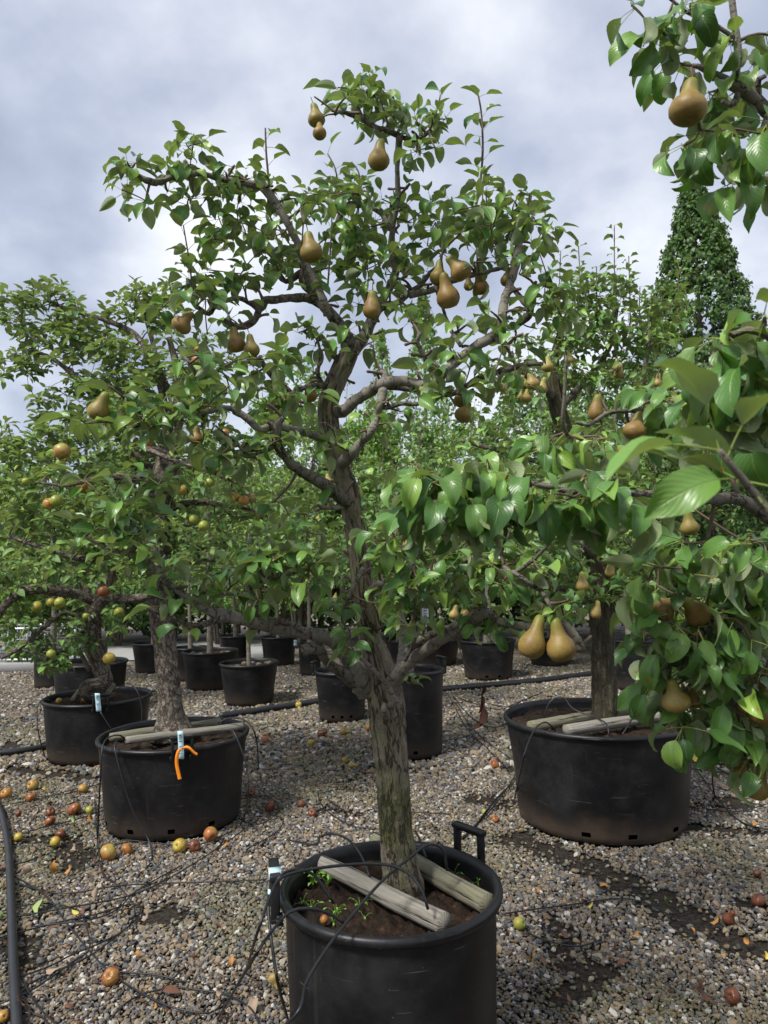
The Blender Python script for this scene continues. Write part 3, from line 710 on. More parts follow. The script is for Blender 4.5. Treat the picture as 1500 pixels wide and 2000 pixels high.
# ------------------------------------------------------------------ layout of the big pots (needed by the gravel)
POTS = {}
def potspec(key, cx, bottom_front_py, rim_px, H, taper=.86):
    """ground contact of the pot's front edge and its rim width in the photograph -> centre and radius"""
    g = PZ(cx, bottom_front_py, 0); r = .3
    for _ in range(6):
        d = Vector((g.x, g.y, 0)).normalized(); c = g + d * r * taper; rim = Vector((c.x, c.y, H)); r = msize(rim_px, rim) / 2
    POTS[key] = (Vector((c.x, c.y, 0)), r, H, taper); return POTS[key]
mp = PZ(763, 1722, .60); POTS['main'] = (Vector((mp.x, mp.y, 0)), msize(445, mp) / 2 * .975, .60, .90)
potspec('right', 1176, 1655, 362, .62); potspec('appleA', 340, 1645, 288, .54); potspec('appleB', 190, 1496, 203, .50)
potspec('slim', 806, 1486, 135, .70, .84); potspec('mid', 668, 1413, 108, .50, .80)
potspec('s1', 487, 1381, 116, .47, .78); potspec('s2', 411, 1351, 110, .49, .80); potspec('s3', 300, 1317, 84, .45, .78); potspec('s4', 372, 1332, 70, .46, .8)
potspec('s5', 460, 1298, 66, .45, .8); potspec('s6', 545, 1302, 72, .45, .8); potspec('s7', 606, 1320, 50, .45, .8)
potspec('s8', 954, 1331, 110, .52, .82); potspec('s9', 1075, 1303, 90, .45, .8); potspec('s10', 1236, 1350, 86, .60, .85); potspec('s11', 826, 1306, 150, .40, .85)
potspec('b2', 176, 1400, 140, .55, .85); potspec('b3', 100, 1345, 70, .5, .85)
for k, v in POTS.items(): print('pot', k, [round(x, 2) for x in v[0]], 'r', round(v[1], 3))

# ------------------------------------------------------------------ gravel stones
def seg_d(p, a, b):
    ab = b - a; t = max(0, min(1, (p - a).dot(ab) / ab.length_squared)); return (p - a - ab * t).length
g2 = lambda px, py: PZ(px, py, 0).xy
PATCH = [([g2(1010, 1640), g2(1120, 1680), g2(1200, 1715), g2(1290, 1760), g2(1350, 1805), g2(1440, 1840), g2(1520, 1865)], .135), ([g2(60, 1640), g2(130, 1640), g2(150, 1690)], .10), ([g2(1260, 1610), g2(1480, 1625)], .06),
         ([g2(20, 1830), g2(60, 1880)], .08), ([g2(930, 1560), g2(990, 1570)], .10), ([g2(1100, 1950), g2(1180, 1900), g2(1090, 1880)], .06), ([g2(0, 1500), g2(180, 1520)], .10)]
def bare(x, y):
    p = Vector((x, y)); v = 0
    for pl, w in PATCH:
        d = min(seg_d(p, pl[i], pl[i + 1]) for i in range(len(pl) - 1)); w2 = w * (1 + .7 * noise.noise(Vector((x * 7, y * 7, 3)))); v = max(v, 1 - max(0, min(1, (d - w2 * .6) / (w2 * .7))))
    return v
pts = []
def scatter(y0, y1, s, size):
    y = y0
    while y < y1:
        hw = .60 * y + .35; nx = int(2 * hw / s)
        for i in range(nx):
            x = -hw + (i + U(0, 1)) * s; yy = y + U(-.5, .5) * s; ok = True
            for c, r, H, tp in POTS.values():
                if (x - c.x) ** 2 + (yy - c.y) ** 2 < (r * tp * .985) ** 2: ok = False; break
            if not ok: continue
            b = bare(x, yy) if yy < 6.5 else 0
            n1 = noise.noise(Vector((x * 2.2, yy * 2.2, 7))) + .5 * noise.noise(Vector((x * 6, yy * 6, 9)))
            if random.random() < b * .93 - .02 or (n1 > .26 and random.random() < (n1 - .26) * 2.0): continue
            ms = max(0, min(1, (noise.noise(Vector((x * 1.3 + 4, yy * 1.3, 1))) + .45 * noise.noise(Vector((x * 5, yy * 5, 4))) - .02) * 2.0)) * U(0, 1) * .9
            sz = size * min(1.9, max(.55, random.lognormvariate(0, .28)))
            pts.append((x, yy, gz(x, yy) + .010 + U(-.003, .006), sz, ms + b * .3))
        y += s * .92
scatter(.95, 3.0, .0130, .0078); scatter(3.0, 5.5, .0165, .0100); scatter(5.5, 11.5, .031, .018)
print('stones', len(pts))
import bmesh
def pebble_mesh(i):
    rs = random.Random(100 + i); bm = bmesh.new(); bmesh.ops.create_icosphere(bm, subdivisions=1, radius=1.0)
    bmesh.ops.dissolve_limit(bm, angle_limit=.01, verts=bm.verts, edges=bm.edges)
    sx, sy, sz = rs.uniform(.95, 1.35), rs.uniform(.7, 1.0), rs.uniform(.5, .75)
    for v in bm.verts:
        f = 1 + .28 * noise.noise(v.co * 1.3 + Vector((i * 7.1, 0, 0))); v.co = Vector((v.co.x * sx * f, v.co.y * sy * f, v.co.z * sz * f))
    if len(bm.faces) > 50:
        bm.free(); bm = bmesh.new(); bmesh.ops.create_icosphere(bm, subdivisions=1, radius=1.0)
        for v in bm.verts:
            f = 1 + rs.uniform(-.2, .2); v.co = Vector((v.co.x * sx * f, v.co.y * sy * f, v.co.z * sz * f))
        bmesh.ops.unsubdivide(bm, verts=bm.verts, iterations=1)
    me = bpy.data.meshes.new('pebble'); bm.to_mesh(me); bm.free(); me.materials.append(M['pebble']); return me
PM = [pebble_mesh(i) for i in range(7)]
def vis(p):
    q = proj(p[:3]); 
    if not (0 < q[0] < 1500 and 0 < q[1] < 2000): return 0
    c, r, H, tp = POTS['main']
    if abs(q[0] - 765) < 235 and q[1] > 1600: return 0
    return p[3] / depth(p[:3])
order = sorted(range(len(pts)), key=lambda i: -vis(pts[i])); near = set(order[:300])
protos = []
for i in order[:300]:
    p = pts[i]; o = bpy.data.objects.new('pebble', PM[i % 7]); col.objects.link(o); o.parent = ground
    o.location = p[:3]; o.rotation_euler = (random.gauss(0, .35), random.gauss(0, .35), U(0, 6.28)); o.scale = (p[3],) * 3
    if len(protos) < 7 and all(q.data != o.data for q in protos): protos.append(o)
rest = [p for i, p in enumerate(pts) if i not in near]
me = bpy.data.meshes.new('gravel'); me.vertices.add(len(rest)); me.vertices.foreach_set('co', np.array([p[:3] for p in rest], dtype=np.float32).ravel())
def pattr(n, t, key, arr): a = me.attributes.new(n, t, 'POINT'); a.data.foreach_set(key, np.asarray(arr, dtype=np.float32).ravel())
nr = len(rest)
pattr('rot', 'FLOAT_VECTOR', 'vector', np.stack([RNG.normal(0, .4, nr), RNG.normal(0, .4, nr), RNG.uniform(0, 6.28, nr)], 1))
pattr('siz', 'FLOAT', 'value', [p[3] for p in rest]); pattr('moss', 'FLOAT', 'value', [min(1, p[4]) for p in rest]); pattr('tint', 'FLOAT', 'value', RNG.uniform(0, 1, nr))
a = me.attributes.new('pick', 'INT', 'POINT'); a.data.foreach_set('value', RNG.integers(0, 7, nr).astype(np.int32))
me.update(); gravel = bpy.data.objects.new('gravel', me); col.objects.link(gravel); gravel.parent = ground; gravel['kind'] = 'stuff'; me.materials.append(M['pebble'])
ng = bpy.data.node_groups.new('gravel_scatter', 'GeometryNodeTree'); ng.interface.new_socket('Geometry', in_out='INPUT', socket_type='NodeSocketGeometry'); ng.interface.new_socket('Geometry', in_out='OUTPUT', socket_type='NodeSocketGeometry')
gi, go = ng.nodes.new('NodeGroupInput'), ng.nodes.new('NodeGroupOutput'); iop = ng.nodes.new('GeometryNodeInstanceOnPoints'); jn = ng.nodes.new('GeometryNodeJoinGeometry'); gl = ng.links.new
for o in protos:
    oi = ng.nodes.new('GeometryNodeObjectInfo'); oi.inputs['Object'].default_value = o; oi.inputs['As Instance'].default_value = True; oi.transform_space = 'ORIGINAL'; gl(oi.outputs['Geometry'], jn.inputs[0])
def na(n, t): x = ng.nodes.new('GeometryNodeInputNamedAttribute'); x.data_type = t; x.inputs['Name'].default_value = n; return x.outputs['Attribute']
e2r = ng.nodes.new('FunctionNodeEulerToRotation'); gl(na('rot', 'FLOAT_VECTOR'), e2r.inputs[0])
gl(gi.outputs[0], iop.inputs['Points']); gl(jn.outputs[0], iop.inputs['Instance']); iop.inputs['Pick Instance'].default_value = True
gl(na('pick', 'INT'), iop.inputs['Instance Index']); gl(e2r.outputs[0], iop.inputs['Rotation']); gl(na('siz', 'FLOAT'), iop.inputs['Scale']); gl(iop.outputs[0], go.inputs[0])
gm = gravel.modifiers.new('scatter', 'NODES'); gm.node_group = ng

# ================================================================== MAIN PEAR TREE
c, r, H, tp = POTS['main']; Y0 = c.y + .02
az = lambda px, py, key: math.atan2((PZ(px, py, POTS[key][2]) - POTS[key][0]).y, (PZ(px, py, POTS[key][2]) - POTS[key][0]).x)
main_pot = pot('plant_pot', c, r, H, 'large black plastic pot with upright handles holding the russet pear tree', None, 'pot', (az(545, 1745, 'main'), az(955, 1645, 'main')), (), .075, tp, 72, .034)
T = Tree('pear_tree', c + Vector((0, 0, H - .08)), 'old gnarled pear tree with russet pears standing free between other pots', 'pear', 'leaf_pear', 'petiole', 'twig', .058)
def plates(l, a, k=1.0, vs=3.0, w=.065, d=.04):
    x, y = math.cos(a) * 2.3 * k, math.sin(a) * 2.3 * k; wv = .25 * noise.noise(Vector((x * 2, y * 2, l * 14)))
    c1 = max(0, 1 - abs(noise.noise(Vector((x + wv, y, l * vs)))) / w); c2 = max(0, 1 - abs(noise.noise(Vector((x * 1.7 + 9, y * 1.7 + wv, l * vs * 3.2)))) / (w * .8)) * .55
    c = max(c1, c2); return 1 - d * c + .02 * noise.noise(Vector((x * 3, y * 3, l * 25))), c
def trunk_lump(l, a):
    q, c = plates(l, a); return q * (1 + .04 * math.sin(3 * a + l * 2.2) + .025 * math.sin(5 * a - l * 5)), c * .6
T.limb([(792, 1765, .05, 47), (788, 1735, .05, 46), (780, 1690, .03, 41), (771, 1600, .01, 36), (765, 1500, 0, 37), (758, 1430, 0, 38), (753, 1370, 0, 41), (742, 1310, 0, 35), (724, 1245, 0, 25), (713, 1180, 0, 24), (706, 1120, 0, 24), (698, 1060, 0, 23), (688, 1000, 0, 23), (682, 960, 0, 24), (664, 910, 0, 23), (649, 860, 0, 23), (641, 800, 0, 23), (650, 760, 0, 23), (668, 720, 0, 23), (682, 690, 0, 21), (690, 672, 0, 15)], Y0, 'bark_pear', 'trunk', 46, .009, .07, 26, lump=trunk_lump)
B = lambda pts, mat='bark_limb', sides=10, rough=.16: T.limb(pts, Y0, mat, 'branch', sides, .012, rough * 1.5, 48)
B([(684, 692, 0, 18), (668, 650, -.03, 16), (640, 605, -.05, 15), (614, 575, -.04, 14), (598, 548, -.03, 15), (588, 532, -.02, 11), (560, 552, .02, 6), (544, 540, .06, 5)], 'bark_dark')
B([(640, 615, -.10, 11), (630, 585, -.11, 10), (618, 550, -.12, 9), (594, 508, -.13, 9), (577, 470, -.14, 9), (556, 430, -.15, 9), (532, 390, -.16, 10), (512, 366, -.17, 10), (495, 359, -.18, 9), (460, 356, -.2, 8), (430, 350, -.22, 7), (400, 342, -.24, 7), (372, 338, -.26, 7), (345, 343, -.28, 7), (318, 352, -.30, 7), (290, 356, -.32, 8), (262, 338, -.35, 4)])
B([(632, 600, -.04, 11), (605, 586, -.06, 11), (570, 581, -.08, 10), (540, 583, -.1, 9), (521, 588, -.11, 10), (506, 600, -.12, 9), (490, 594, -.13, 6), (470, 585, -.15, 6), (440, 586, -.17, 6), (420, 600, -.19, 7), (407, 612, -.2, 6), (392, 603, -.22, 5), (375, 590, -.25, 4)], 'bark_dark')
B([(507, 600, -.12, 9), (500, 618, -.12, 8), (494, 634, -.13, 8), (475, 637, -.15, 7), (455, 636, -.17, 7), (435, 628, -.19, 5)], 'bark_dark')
B([(688, 684, 0, 16), (712, 648, .02, 14), (735, 608, .03, 13), (752, 596, .04, 9), (775, 590, .05, 8), (800, 573, .06, 8), (815, 560, .08, 7), (835, 540, .10, 6), (852, 520, .13, 5)], 'bark_dark')
B([(735, 606, .03, 10), (760, 570, .10, 9), (770, 530, .12, 10), (763, 485, .12, 9), (766, 445, .08, 8), (774, 385, .05, 7), (777, 330, .03, 7), (780, 285, 0, 8), (781, 264, -.02, 8)])
B([(781, 266, -.02, 7), (760, 256, -.05, 6), (735, 247, -.08, 7), (712, 236, -.10, 8), (701, 215, -.12, 7), (692, 203, -.14, 5)], 'bark_dark')
B([(712, 236, -.10, 6), (690, 227, -.14, 5), (668, 219, -.17, 5), (652, 222, -.2, 4)], 'bark_dark'); B([(781, 266, -.02, 6), (802, 272, -.05, 6), (826, 268, -.08, 5), (840, 255, -.1, 4)], 'bark_dark')
B([(766, 447, .08, 9), (745, 418, .10, 9), (722, 402, .12, 10), (700, 398, .13, 9), (680, 404, .14, 9), (664, 424, .15, 7), (655, 450, .17, 5)])
B([(800, 576, .06, 9), (822, 574, .06, 9), (845, 566, .05, 9), (880, 550, .03, 8), (915, 540, .02, 7), (955, 530, .0, 6), (985, 522, -.02, 5)])
B([(652, 805, 0, 18), (672, 798, -.05, 16), (695, 783, -.08, 15), (727, 763, -.12, 14), (745, 748, -.14, 14), (773, 742, -.16, 13), (807, 748, -.17, 12), (840, 752, -.18, 13), (853, 745, -.18, 15), (862, 732, -.18, 12), (885, 709, -.17, 11), (920, 683, -.16, 12), (948, 664, -.15, 12), (968, 650, -.15, 14), (978, 628, -.15, 12), (987, 590, -.14, 11), (1001, 545, -.13, 10), (1011, 505, -.12, 10), (1015, 470, -.12, 10), (1017, 440, -.12, 10), (1024, 418, -.12, 5)], sides=12)
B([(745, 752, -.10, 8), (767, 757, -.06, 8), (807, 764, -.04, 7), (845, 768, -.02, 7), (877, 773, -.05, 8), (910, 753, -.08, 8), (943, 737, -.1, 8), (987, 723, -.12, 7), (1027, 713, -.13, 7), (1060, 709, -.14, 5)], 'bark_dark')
B([(965, 655, -.15, 8), (985, 675, -.17, 8), (996, 686, -.2, 5)]); B([(1000, 560, -.13, 6), (1032, 600, -.16, 8), (1042, 575, -.2, 6), (1050, 548, -.22, 4)], 'bark_dark'); B([(1006, 640, -.1, 5), (1030, 620, -.12, 9), (1038, 600, -.14, 7)], 'bark_dark')
B([(665, 908, 0, 16), (690, 886, -.12, 12), (707, 863, -.17, 11), (727, 840, -.2, 11), (737, 815, -.2, 10), (741, 790, -.19, 11), (748, 762, -.17, 11), (751, 738, -.15, 12), (748, 724, -.14, 8)])
B([(740, 795, -.19, 6), (757, 794, -.22, 6), (787, 790, -.25, 6), (813, 787, -.28, 5), (842, 774, -.3, 4)], 'bark_dark')
B([(640, 752, 0, 10), (622, 751, -.06, 8), (600, 755, -.10, 7), (572, 772, -.14, 7), (556, 790, -.17, 5), (540, 795, -.2, 4)], 'bark_dark'); B([(574, 772, -.14, 6), (555, 756, -.15, 6), (540, 740, -.16, 6), (520, 716, -.18, 6), (508, 696, -.2, 5)], 'bark_dark')
B([(686, 985, 0, 18), (668, 974, -.06, 15), (630, 946, -.15, 14), (600, 926, -.22, 14), (570, 906, -.28, 12), (548, 884, -.32, 12), (538, 860, -.34, 14), (540, 832, -.35, 12), (552, 812, -.36, 6)], 'bark_dark', 12)
B([(645, 862, 0, 11), (606, 847, -.15, 10), (566, 838, -.30, 10), (540, 832, -.35, 13), (508, 836, -.36, 8), (486, 822, -.38, 9), (460, 804, -.40, 8), (436, 798, -.42, 7), (416, 802, -.43, 6), (380, 808, -.45, 6), (340, 822, -.47, 6), (305, 830, -.48, 6), (287, 820, -.49, 6), (268, 800, -.5, 5), (252, 781, -.5, 5), (246, 762, -.5, 3)])
B([(535, 872, -.34, 5), (508, 880, -.37, 5), (487, 889, -.39, 4), (450, 855, -.42, 3), (418, 828, -.44, 3)], 'bark_dark', 7); B([(400, 806, -.44, 5), (384, 792, -.45, 4), (387, 745, -.46, 4), (368, 708, -.47, 4), (352, 687, -.48, 3)], 'bark_dark', 7)
B([(287, 822, -.49, 4), (270, 830, -.5, 4), (255, 838, -.52, 3)], 'bark_dark', 7)
B([(715, 1345, 0, 26), (695, 1320, -.05, 20), (672, 1280, -.10, 15), (640, 1245, -.15, 14), (590, 1234, -.20, 14), (535, 1224, -.25, 14), (484, 1211, -.30, 14), (436, 1204, -.34, 14), (410, 1196, -.36, 12), (388, 1178, -.37, 9), (360, 1160, -.38, 9), (333, 1137, -.39, 8), (316, 1117, -.4, 8), (293, 1103, -.41, 7), (270, 1087, -.42, 6), (217, 1073, -.44, 5), (167, 1050, -.46, 4)], sides=12)
B([(700, 1335, -.03, 20), (665, 1312, -.12, 13), (640, 1292, -.18, 12), (628, 1274, -.2, 12), (612, 1266, -.22, 14), (594, 1274, -.24, 14)], 'bark_dark')
B([(440, 1206, -.34, 8), (408, 1218, -.36, 8), (377, 1223, -.38, 8), (340, 1207, -.4, 6), (310, 1195, -.42, 5), (283, 1183, -.44, 4)], 'bark_dark')
B([(600, 1236, -.2, 8), (560, 1215, -.2, 8), (520, 1207, -.2, 8), (498, 1212, -.22, 6)]); B([(498, 1205, -.28, 7), (500, 1185, -.29, 7), (490, 1165, -.3, 6), (450, 1157, -.31, 5), (405, 1156, -.32, 4)], 'bark_limb', 8)
B([(493, 1165, -.3, 5), (490, 1143, -.31, 5), (517, 1132, -.33, 5), (560, 1122, -.36, 4), (602, 1111, -.38, 3)], 'bark_dark', 8)
B([(768, 1400, -.11, 12), (764, 1380, -.14, 10), (770, 1366, -.15, 8), (755, 1335, -.17, 6), (737, 1311, -.19, 6), (714, 1288, -.21, 5), (689, 1281, -.24, 4)], 'bark_limb', 8); B([(757, 1400, -.12, 9), (752, 1385, -.15, 8), (748, 1372, -.16, 5)], 'bark_limb', 8)
B([(760, 1370, 0, 26), (775, 1322, -.07, 19), (808, 1288, -.12, 16), (860, 1252, -.18, 16), (908, 1224, -.23, 15), (936, 1204, -.26, 16), (952, 1203, -.28, 13), (980, 1216, -.3, 10), (1020, 1224, -.33, 10), (1060, 1224, -.36, 9), (1105, 1222, -.4, 12), (1122, 1246, -.42, 13), (1138, 1270, -.43, 11)], sides=12)
B([(795, 1275, -.15, 10), (816, 1254, -.17, 9), (860, 1232, -.2, 8), (900, 1216, -.23, 7), (936, 1202, -.26, 8), (945, 1170, -.28, 5), (938, 1150, -.3, 4)]); B([(772, 1335, 0, 14), (786, 1290, .10, 13), (788, 1240, .16, 12), (782, 1195, .2, 9), (790, 1150, .24, 7), (800, 1100, .28, 5)])
B([(792, 1290, -.2, 4), (806, 1260, -.26, 4), (815, 1230, -.31, 4), (806, 1180, -.36, 5), (807, 1120, -.40, 5), (811, 1060, -.43, 4), (803, 1010, -.45, 3)], 'bark_dark', 7)
B([(712, 1170, 0, 14), (730, 1152, -.05, 13), (744, 1140, -.08, 10)]); B([(708, 1115, 0, 8), (735, 1112, -.07, 6), (764, 1112, -.1, 5), (790, 1116, -.14, 5), (822, 1120, -.18, 6), (860, 1112, -.22, 6), (892, 1108, -.25, 8), (917, 1090, -.28, 8), (960, 1088, -.32, 5), (982, 1078, -.34, 4), (996, 1036, -.36, 3)], 'bark_dark')
B([(690, 1190, -.03, 7), (668, 1215, -.07, 6), (655, 1200, -.05, 4)], 'bark_dark', 7); B([(670, 1195, -.12, 5), (690, 1150, -.13, 6), (712, 1110, -.12, 6)], 'bark_limb', 7)
B([(1000, 1116, -.46, 5), (1032, 1136, -.46, 6), (1058, 1156, -.46, 6), (1072, 1176, -.46, 5), (1077, 1200, -.46, 4)], 'bark_dark', 7); B([(960, 1090, -.32, 5), (985, 1106, -.42, 6), (1002, 1117, -.46, 5), (1040, 1092, -.5, 5), (1068, 1064, -.55, 4)], 'bark_dark', 7)
B([(676, 988, 0, 7), (655, 994, -.08, 6), (632, 990, -.13, 5), (618, 985, -.16, 3)], 'bark_limb', 7); B([(855, 748, -.18, 7), (846, 735, -.2, 7), (830, 700, -.22, 6), (818, 670, -.25, 5), (820, 650, -.27, 4)], 'bark_dark', 8); B([(850, 560, .04, 5), (862, 590, 0, 4), (880, 640, -.06, 5), (900, 676, -.12, 6)], 'bark_dark', 7)
B([(625, 748, -.03, 6), (622, 725, -.05, 5), (628, 690, -.07, 4), (615, 650, -.09, 4), (596, 640, -.1, 3)], 'bark_dark', 7)

RG = [(690, 185, 45, 25, 6, -.12, .12), (725, 165, 40, 22, 4, -.08, .12), (665, 205, 25, 25, 3, -.2, .08), (760, 230, 60, 35, 7, -.05, .15), (830, 235, 40, 35, 5, -.1, .12), (835, 300, 30, 50, 5, -.1, .12), (770, 205, 40, 20, 2, 0, .1),
      (300, 335, 75, 30, 7, -.3, .12), (235, 325, 25, 12, 1, -.35, .05), (380, 305, 45, 30, 5, -.24, .1), (330, 385, 50, 25, 4, -.3, .1), (250, 370, 25, 15, 1, -.35, .05), (400, 370, 45, 35, 4, -.22, .1), (450, 340, 40, 30, 4, -.2, .1),
      (480, 375, 40, 30, 4, -.15, .15), (435, 440, 28, 50, 5, -.1, .15), (500, 470, 70, 50, 9, -.05, .2), (450, 535, 70, 35, 8, -.12, .15), (370, 560, 55, 40, 7, -.22, .12), (345, 585, 40, 30, 3, -.25, .1), (420, 640, 50, 30, 3, -.2, .1),
      (570, 420, 50, 55, 8, -.08, .18), (640, 400, 60, 50, 9, .08, .18), (700, 360, 50, 40, 6, .1, .15), (740, 430, 50, 60, 8, .08, .2), (660, 480, 70, 50, 10, .05, .2), (740, 500, 60, 50, 9, .05, .2), (560, 520, 60, 40, 7, .03, .15), (820, 430, 40, 50, 5, .1, .15), (800, 500, 50, 50, 7, .05, .18), (860, 480, 40, 50, 6, .03, .15),
      (920, 390, 45, 45, 8, -.05, .15), (905, 450, 40, 50, 6, -.05, .15), (1015, 410, 55, 35, 8, -.12, .12), (970, 450, 45, 50, 7, -.1, .12), (1060, 430, 30, 30, 4, -.15, .1), (950, 510, 40, 40, 5, -.08, .12), (1055, 520, 45, 45, 7, -.18, .12), (1080, 560, 30, 40, 4, -.2, .1), (1050, 620, 50, 40, 6, -.15, .12),
      (700, 560, 30, 40, 3, .05, .1), (780, 570, 40, 40, 4, 0, .12), (820, 640, 40, 40, 3, -.15, .12), (850, 690, 50, 40, 5, -.2, .12), (930, 620, 50, 40, 5, -.12, .12), (1000, 690, 50, 40, 6, -.18, .12), (900, 730, 40, 25, 3, -.15, .1), (960, 770, 60, 30, 3, -.15, .1), (740, 690, 25, 40, 2, -.1, .1),
      (600, 670, 30, 30, 2, -.1, .06), (630, 665, 40, 30, 2, -.1, .06), (690, 665, 30, 30, 2, -.12, .06), (470, 720, 60, 50, 9, -.25, .15), (410, 760, 60, 50, 8, -.4, .12), (540, 700, 40, 40, 4, -.18, .1), (560, 790, 50, 30, 4, -.2, .12), (620, 790, 30, 30, 2, -.1, .08),
      (230, 800, 55, 40, 7, -.5, .1), (190, 840, 40, 35, 3, -.5, .1), (290, 810, 50, 40, 5, -.48, .1), (350, 800, 40, 50, 4, -.46, .1), (440, 860, 60, 40, 6, -.4, .1), (370, 700, 30, 30, 3, -.47, .06), (500, 900, 50, 30, 3, -.35, .1), (560, 870, 30, 30, 2, -.33, .08),
      (640, 855, 25, 35, 3, -.2, .06), (820, 780, 50, 35, 4, -.25, .1), (790, 830, 40, 30, 2, -.2, .1), (235, 970, 55, 50, 7, -.47, .1), (310, 975, 40, 40, 4, -.45, .1), (190, 940, 30, 40, 2, -.47, .1), (580, 990, 50, 40, 5, -.2, .15), (610, 1050, 40, 40, 3, -.25, .15),
      (745, 1035, 50, 35, 6, -.42, .1), (790, 1075, 45, 35, 5, -.42, .1), (770, 1140, 40, 40, 4, -.35, .1), (820, 1150, 35, 40, 3, -.38, .1), (745, 1200, 35, 30, 3, -.2, .1), (815, 1215, 25, 25, 2, -.33, .06),
      (470, 1095, 50, 35, 6, -.34, .1), (540, 1075, 50, 35, 6, -.36, .1), (595, 1110, 35, 40, 5, -.38, .08), (420, 1140, 40, 30, 3, -.34, .08), (330, 1180, 30, 18, 2, -.42, .05), (330, 1120, 30, 25, 2, -.4, .06), (250, 1060, 60, 25, 4, -.43, .08), (175, 1040, 25, 15, 2, -.46, .05), (560, 1160, 60, 30, 4, -.3, .1), (660, 1215, 30, 40, 3, -.2, .08), (680, 1280, 22, 14, 2, -.24, .03), (640, 1180, 30, 30, 2, -.2, .1),
      (925, 1115, 45, 30, 5, -.32, .08), (985, 1120, 50, 30, 4, -.4, .08), (900, 1150, 40, 30, 3, -.28, .08), (940, 1170, 40, 25, 2, -.3, .05), (1045, 1105, 50, 30, 4, -.46, .08), (1100, 1190, 35, 25, 3, -.45, .05), (985, 1225, 60, 15, 2, -.32, .03), (870, 1050, 60, 40, 4, -.3, .15)]
T.clusters([(q[0], q[1], q[2], q[3], max(1, int(q[4] * (.92 if q[1] < 640 else 1.15) + random.random())), q[5], q[6]) for q in RG], Y0, (4, 6), .16)
T.spurs(150)
T.shoot([(524, 395, -.16), (524, 350, -.17), (520, 300, -.18), (518, 250, -.19)], Y0, 9, 4); T.shoot([(372, 575, -.25), (373, 540, -.25), (368, 500, -.26), (358, 440, -.27)], Y0, 7, 3); T.shoot([(930, 400, -.05), (940, 340, -.05), (943, 280, -.06), (940, 220, -.06), (933, 180, -.06)], Y0, 13, 4)
T.shoot([(662, 420, .1), (660, 370, .1), (655, 330, .1), (640, 300, .1)], Y0, 8, 3); T.shoot([(840, 260, -.1), (848, 235, -.1), (856, 205, -.1), (860, 185, -.1)], Y0, 6, 3); T.shoot([(725, 195, -.08), (726, 170, -.08), (722, 145, -.08)], Y0, 6, 3); T.shoot([(640, 560, .05), (645, 490, .06), (648, 430, .07), (645, 385, .08)], Y0, 9, 3)
T.shoot([(560, 540, .02), (545, 480, .02), (530, 430, .02), (522, 395, .02)], Y0, 8, 3); T.shoot([(595, 560, -.1), (590, 500, -.1), (592, 440, -.08), (598, 380, -.06)], Y0, 7, 3); T.shoot([(700, 400, .13), (705, 370, .14), (700, 335, .15), (690, 320, .15)], Y0, 7, 3); T.shoot([(795, 1340, -.02), (803, 1335, -.06), (812, 1332, -.09)], Y0, 5, 3, .06)
PEARS = [(740, 300, 42, -.12), (617, 223, 33, -.2), (624, 254, 27, -.22), (605, 480, 44, -.2), (727, 594, 39, -.12), (893, 520, 42, -.1, (-.6, 0)), (872, 566, 46, -.05, (-.2, .2)), (857, 532, 34, -.03), (937, 552, 32, 0), (992, 540, 26, 0, (.4, 0)), (915, 552, 20, -.02), (361, 627, 36, -.28, (.65, 0)), (459, 662, 37, -.2), (490, 674, 32, -.22), (197, 792, 42, -.52, (.5, .3)), (606, 764, 27, -.06), (908, 803, 31, -.12, (.5, -.3)), (900, 775, 28, -.08),
         (1045, 1242, 52, -.48, (.36, 0), 1.2), (1092, 1247, 52, -.50, (-.16, 0), 1.2), (650, 1246, 20, -.1), (385, 850, 26, -.3), (800, 1060, 36, -.36), (965, 985, 24, .3)]
T.pears(PEARS, Y0)
T.clear += [(px, py, w, Y0 - .02) for px, py, w in ((724, 1245, 26), (716, 1205, 26), (712, 1165, 24), (706, 1120, 24), (700, 1075, 24), (690, 1010, 24), (684, 965, 26), (664, 910, 22), (644, 815, 26), (660, 735, 26), (690, 680, 24), (720, 765, 18), (800, 746, 18), (900, 695, 18), (985, 600, 16), (640, 605, 20), (570, 582, 16), (610, 935, 20), (860, 1250, 24), (560, 1228, 18), (450, 1205, 18))]
T.finish()
for dx, dy, ln in ((0, 0, .085), (-5, -12, .06), (4, -20, .05), (1, 22, .07)):       # withered leaves on a thread of twig
    p = P(942 + dx, 1345 + dy, Y0 - .28); o = bpy.data.objects.new('withered_leaf', None)
    t = LV['pear'][(dx + 5) % 12]; o2 = build('withered_leaf', t['V'], t['F'], [M['dead_leaf'], M['twig']], t['UV'], t['M'])
    bpy.data.objects.remove(o); o2.parent = T.root; m = orient((U(-.2, .2), U(-.2, .2), -1), U(0, 6)) @ Matrix.Diagonal((.55, 1, .8)); o2.matrix_basis = Matrix.Translation(p - T.root.location) @ (m * ln).to_4x4(); o2['label'] = 'shrivelled dark brown leaf'
rows = crom([(*P(890, 1232, Y0 - .22), .0016), (*P(905, 1290, Y0 - .25), .0013), (*P(935, 1325, Y0 - .28), .0012), (*P(941, 1345, Y0 - .28), .001)], .02); mb = MB(); mb.add(*tube(rows, 4)); mb.obj('twig', M['twig'], T.root)

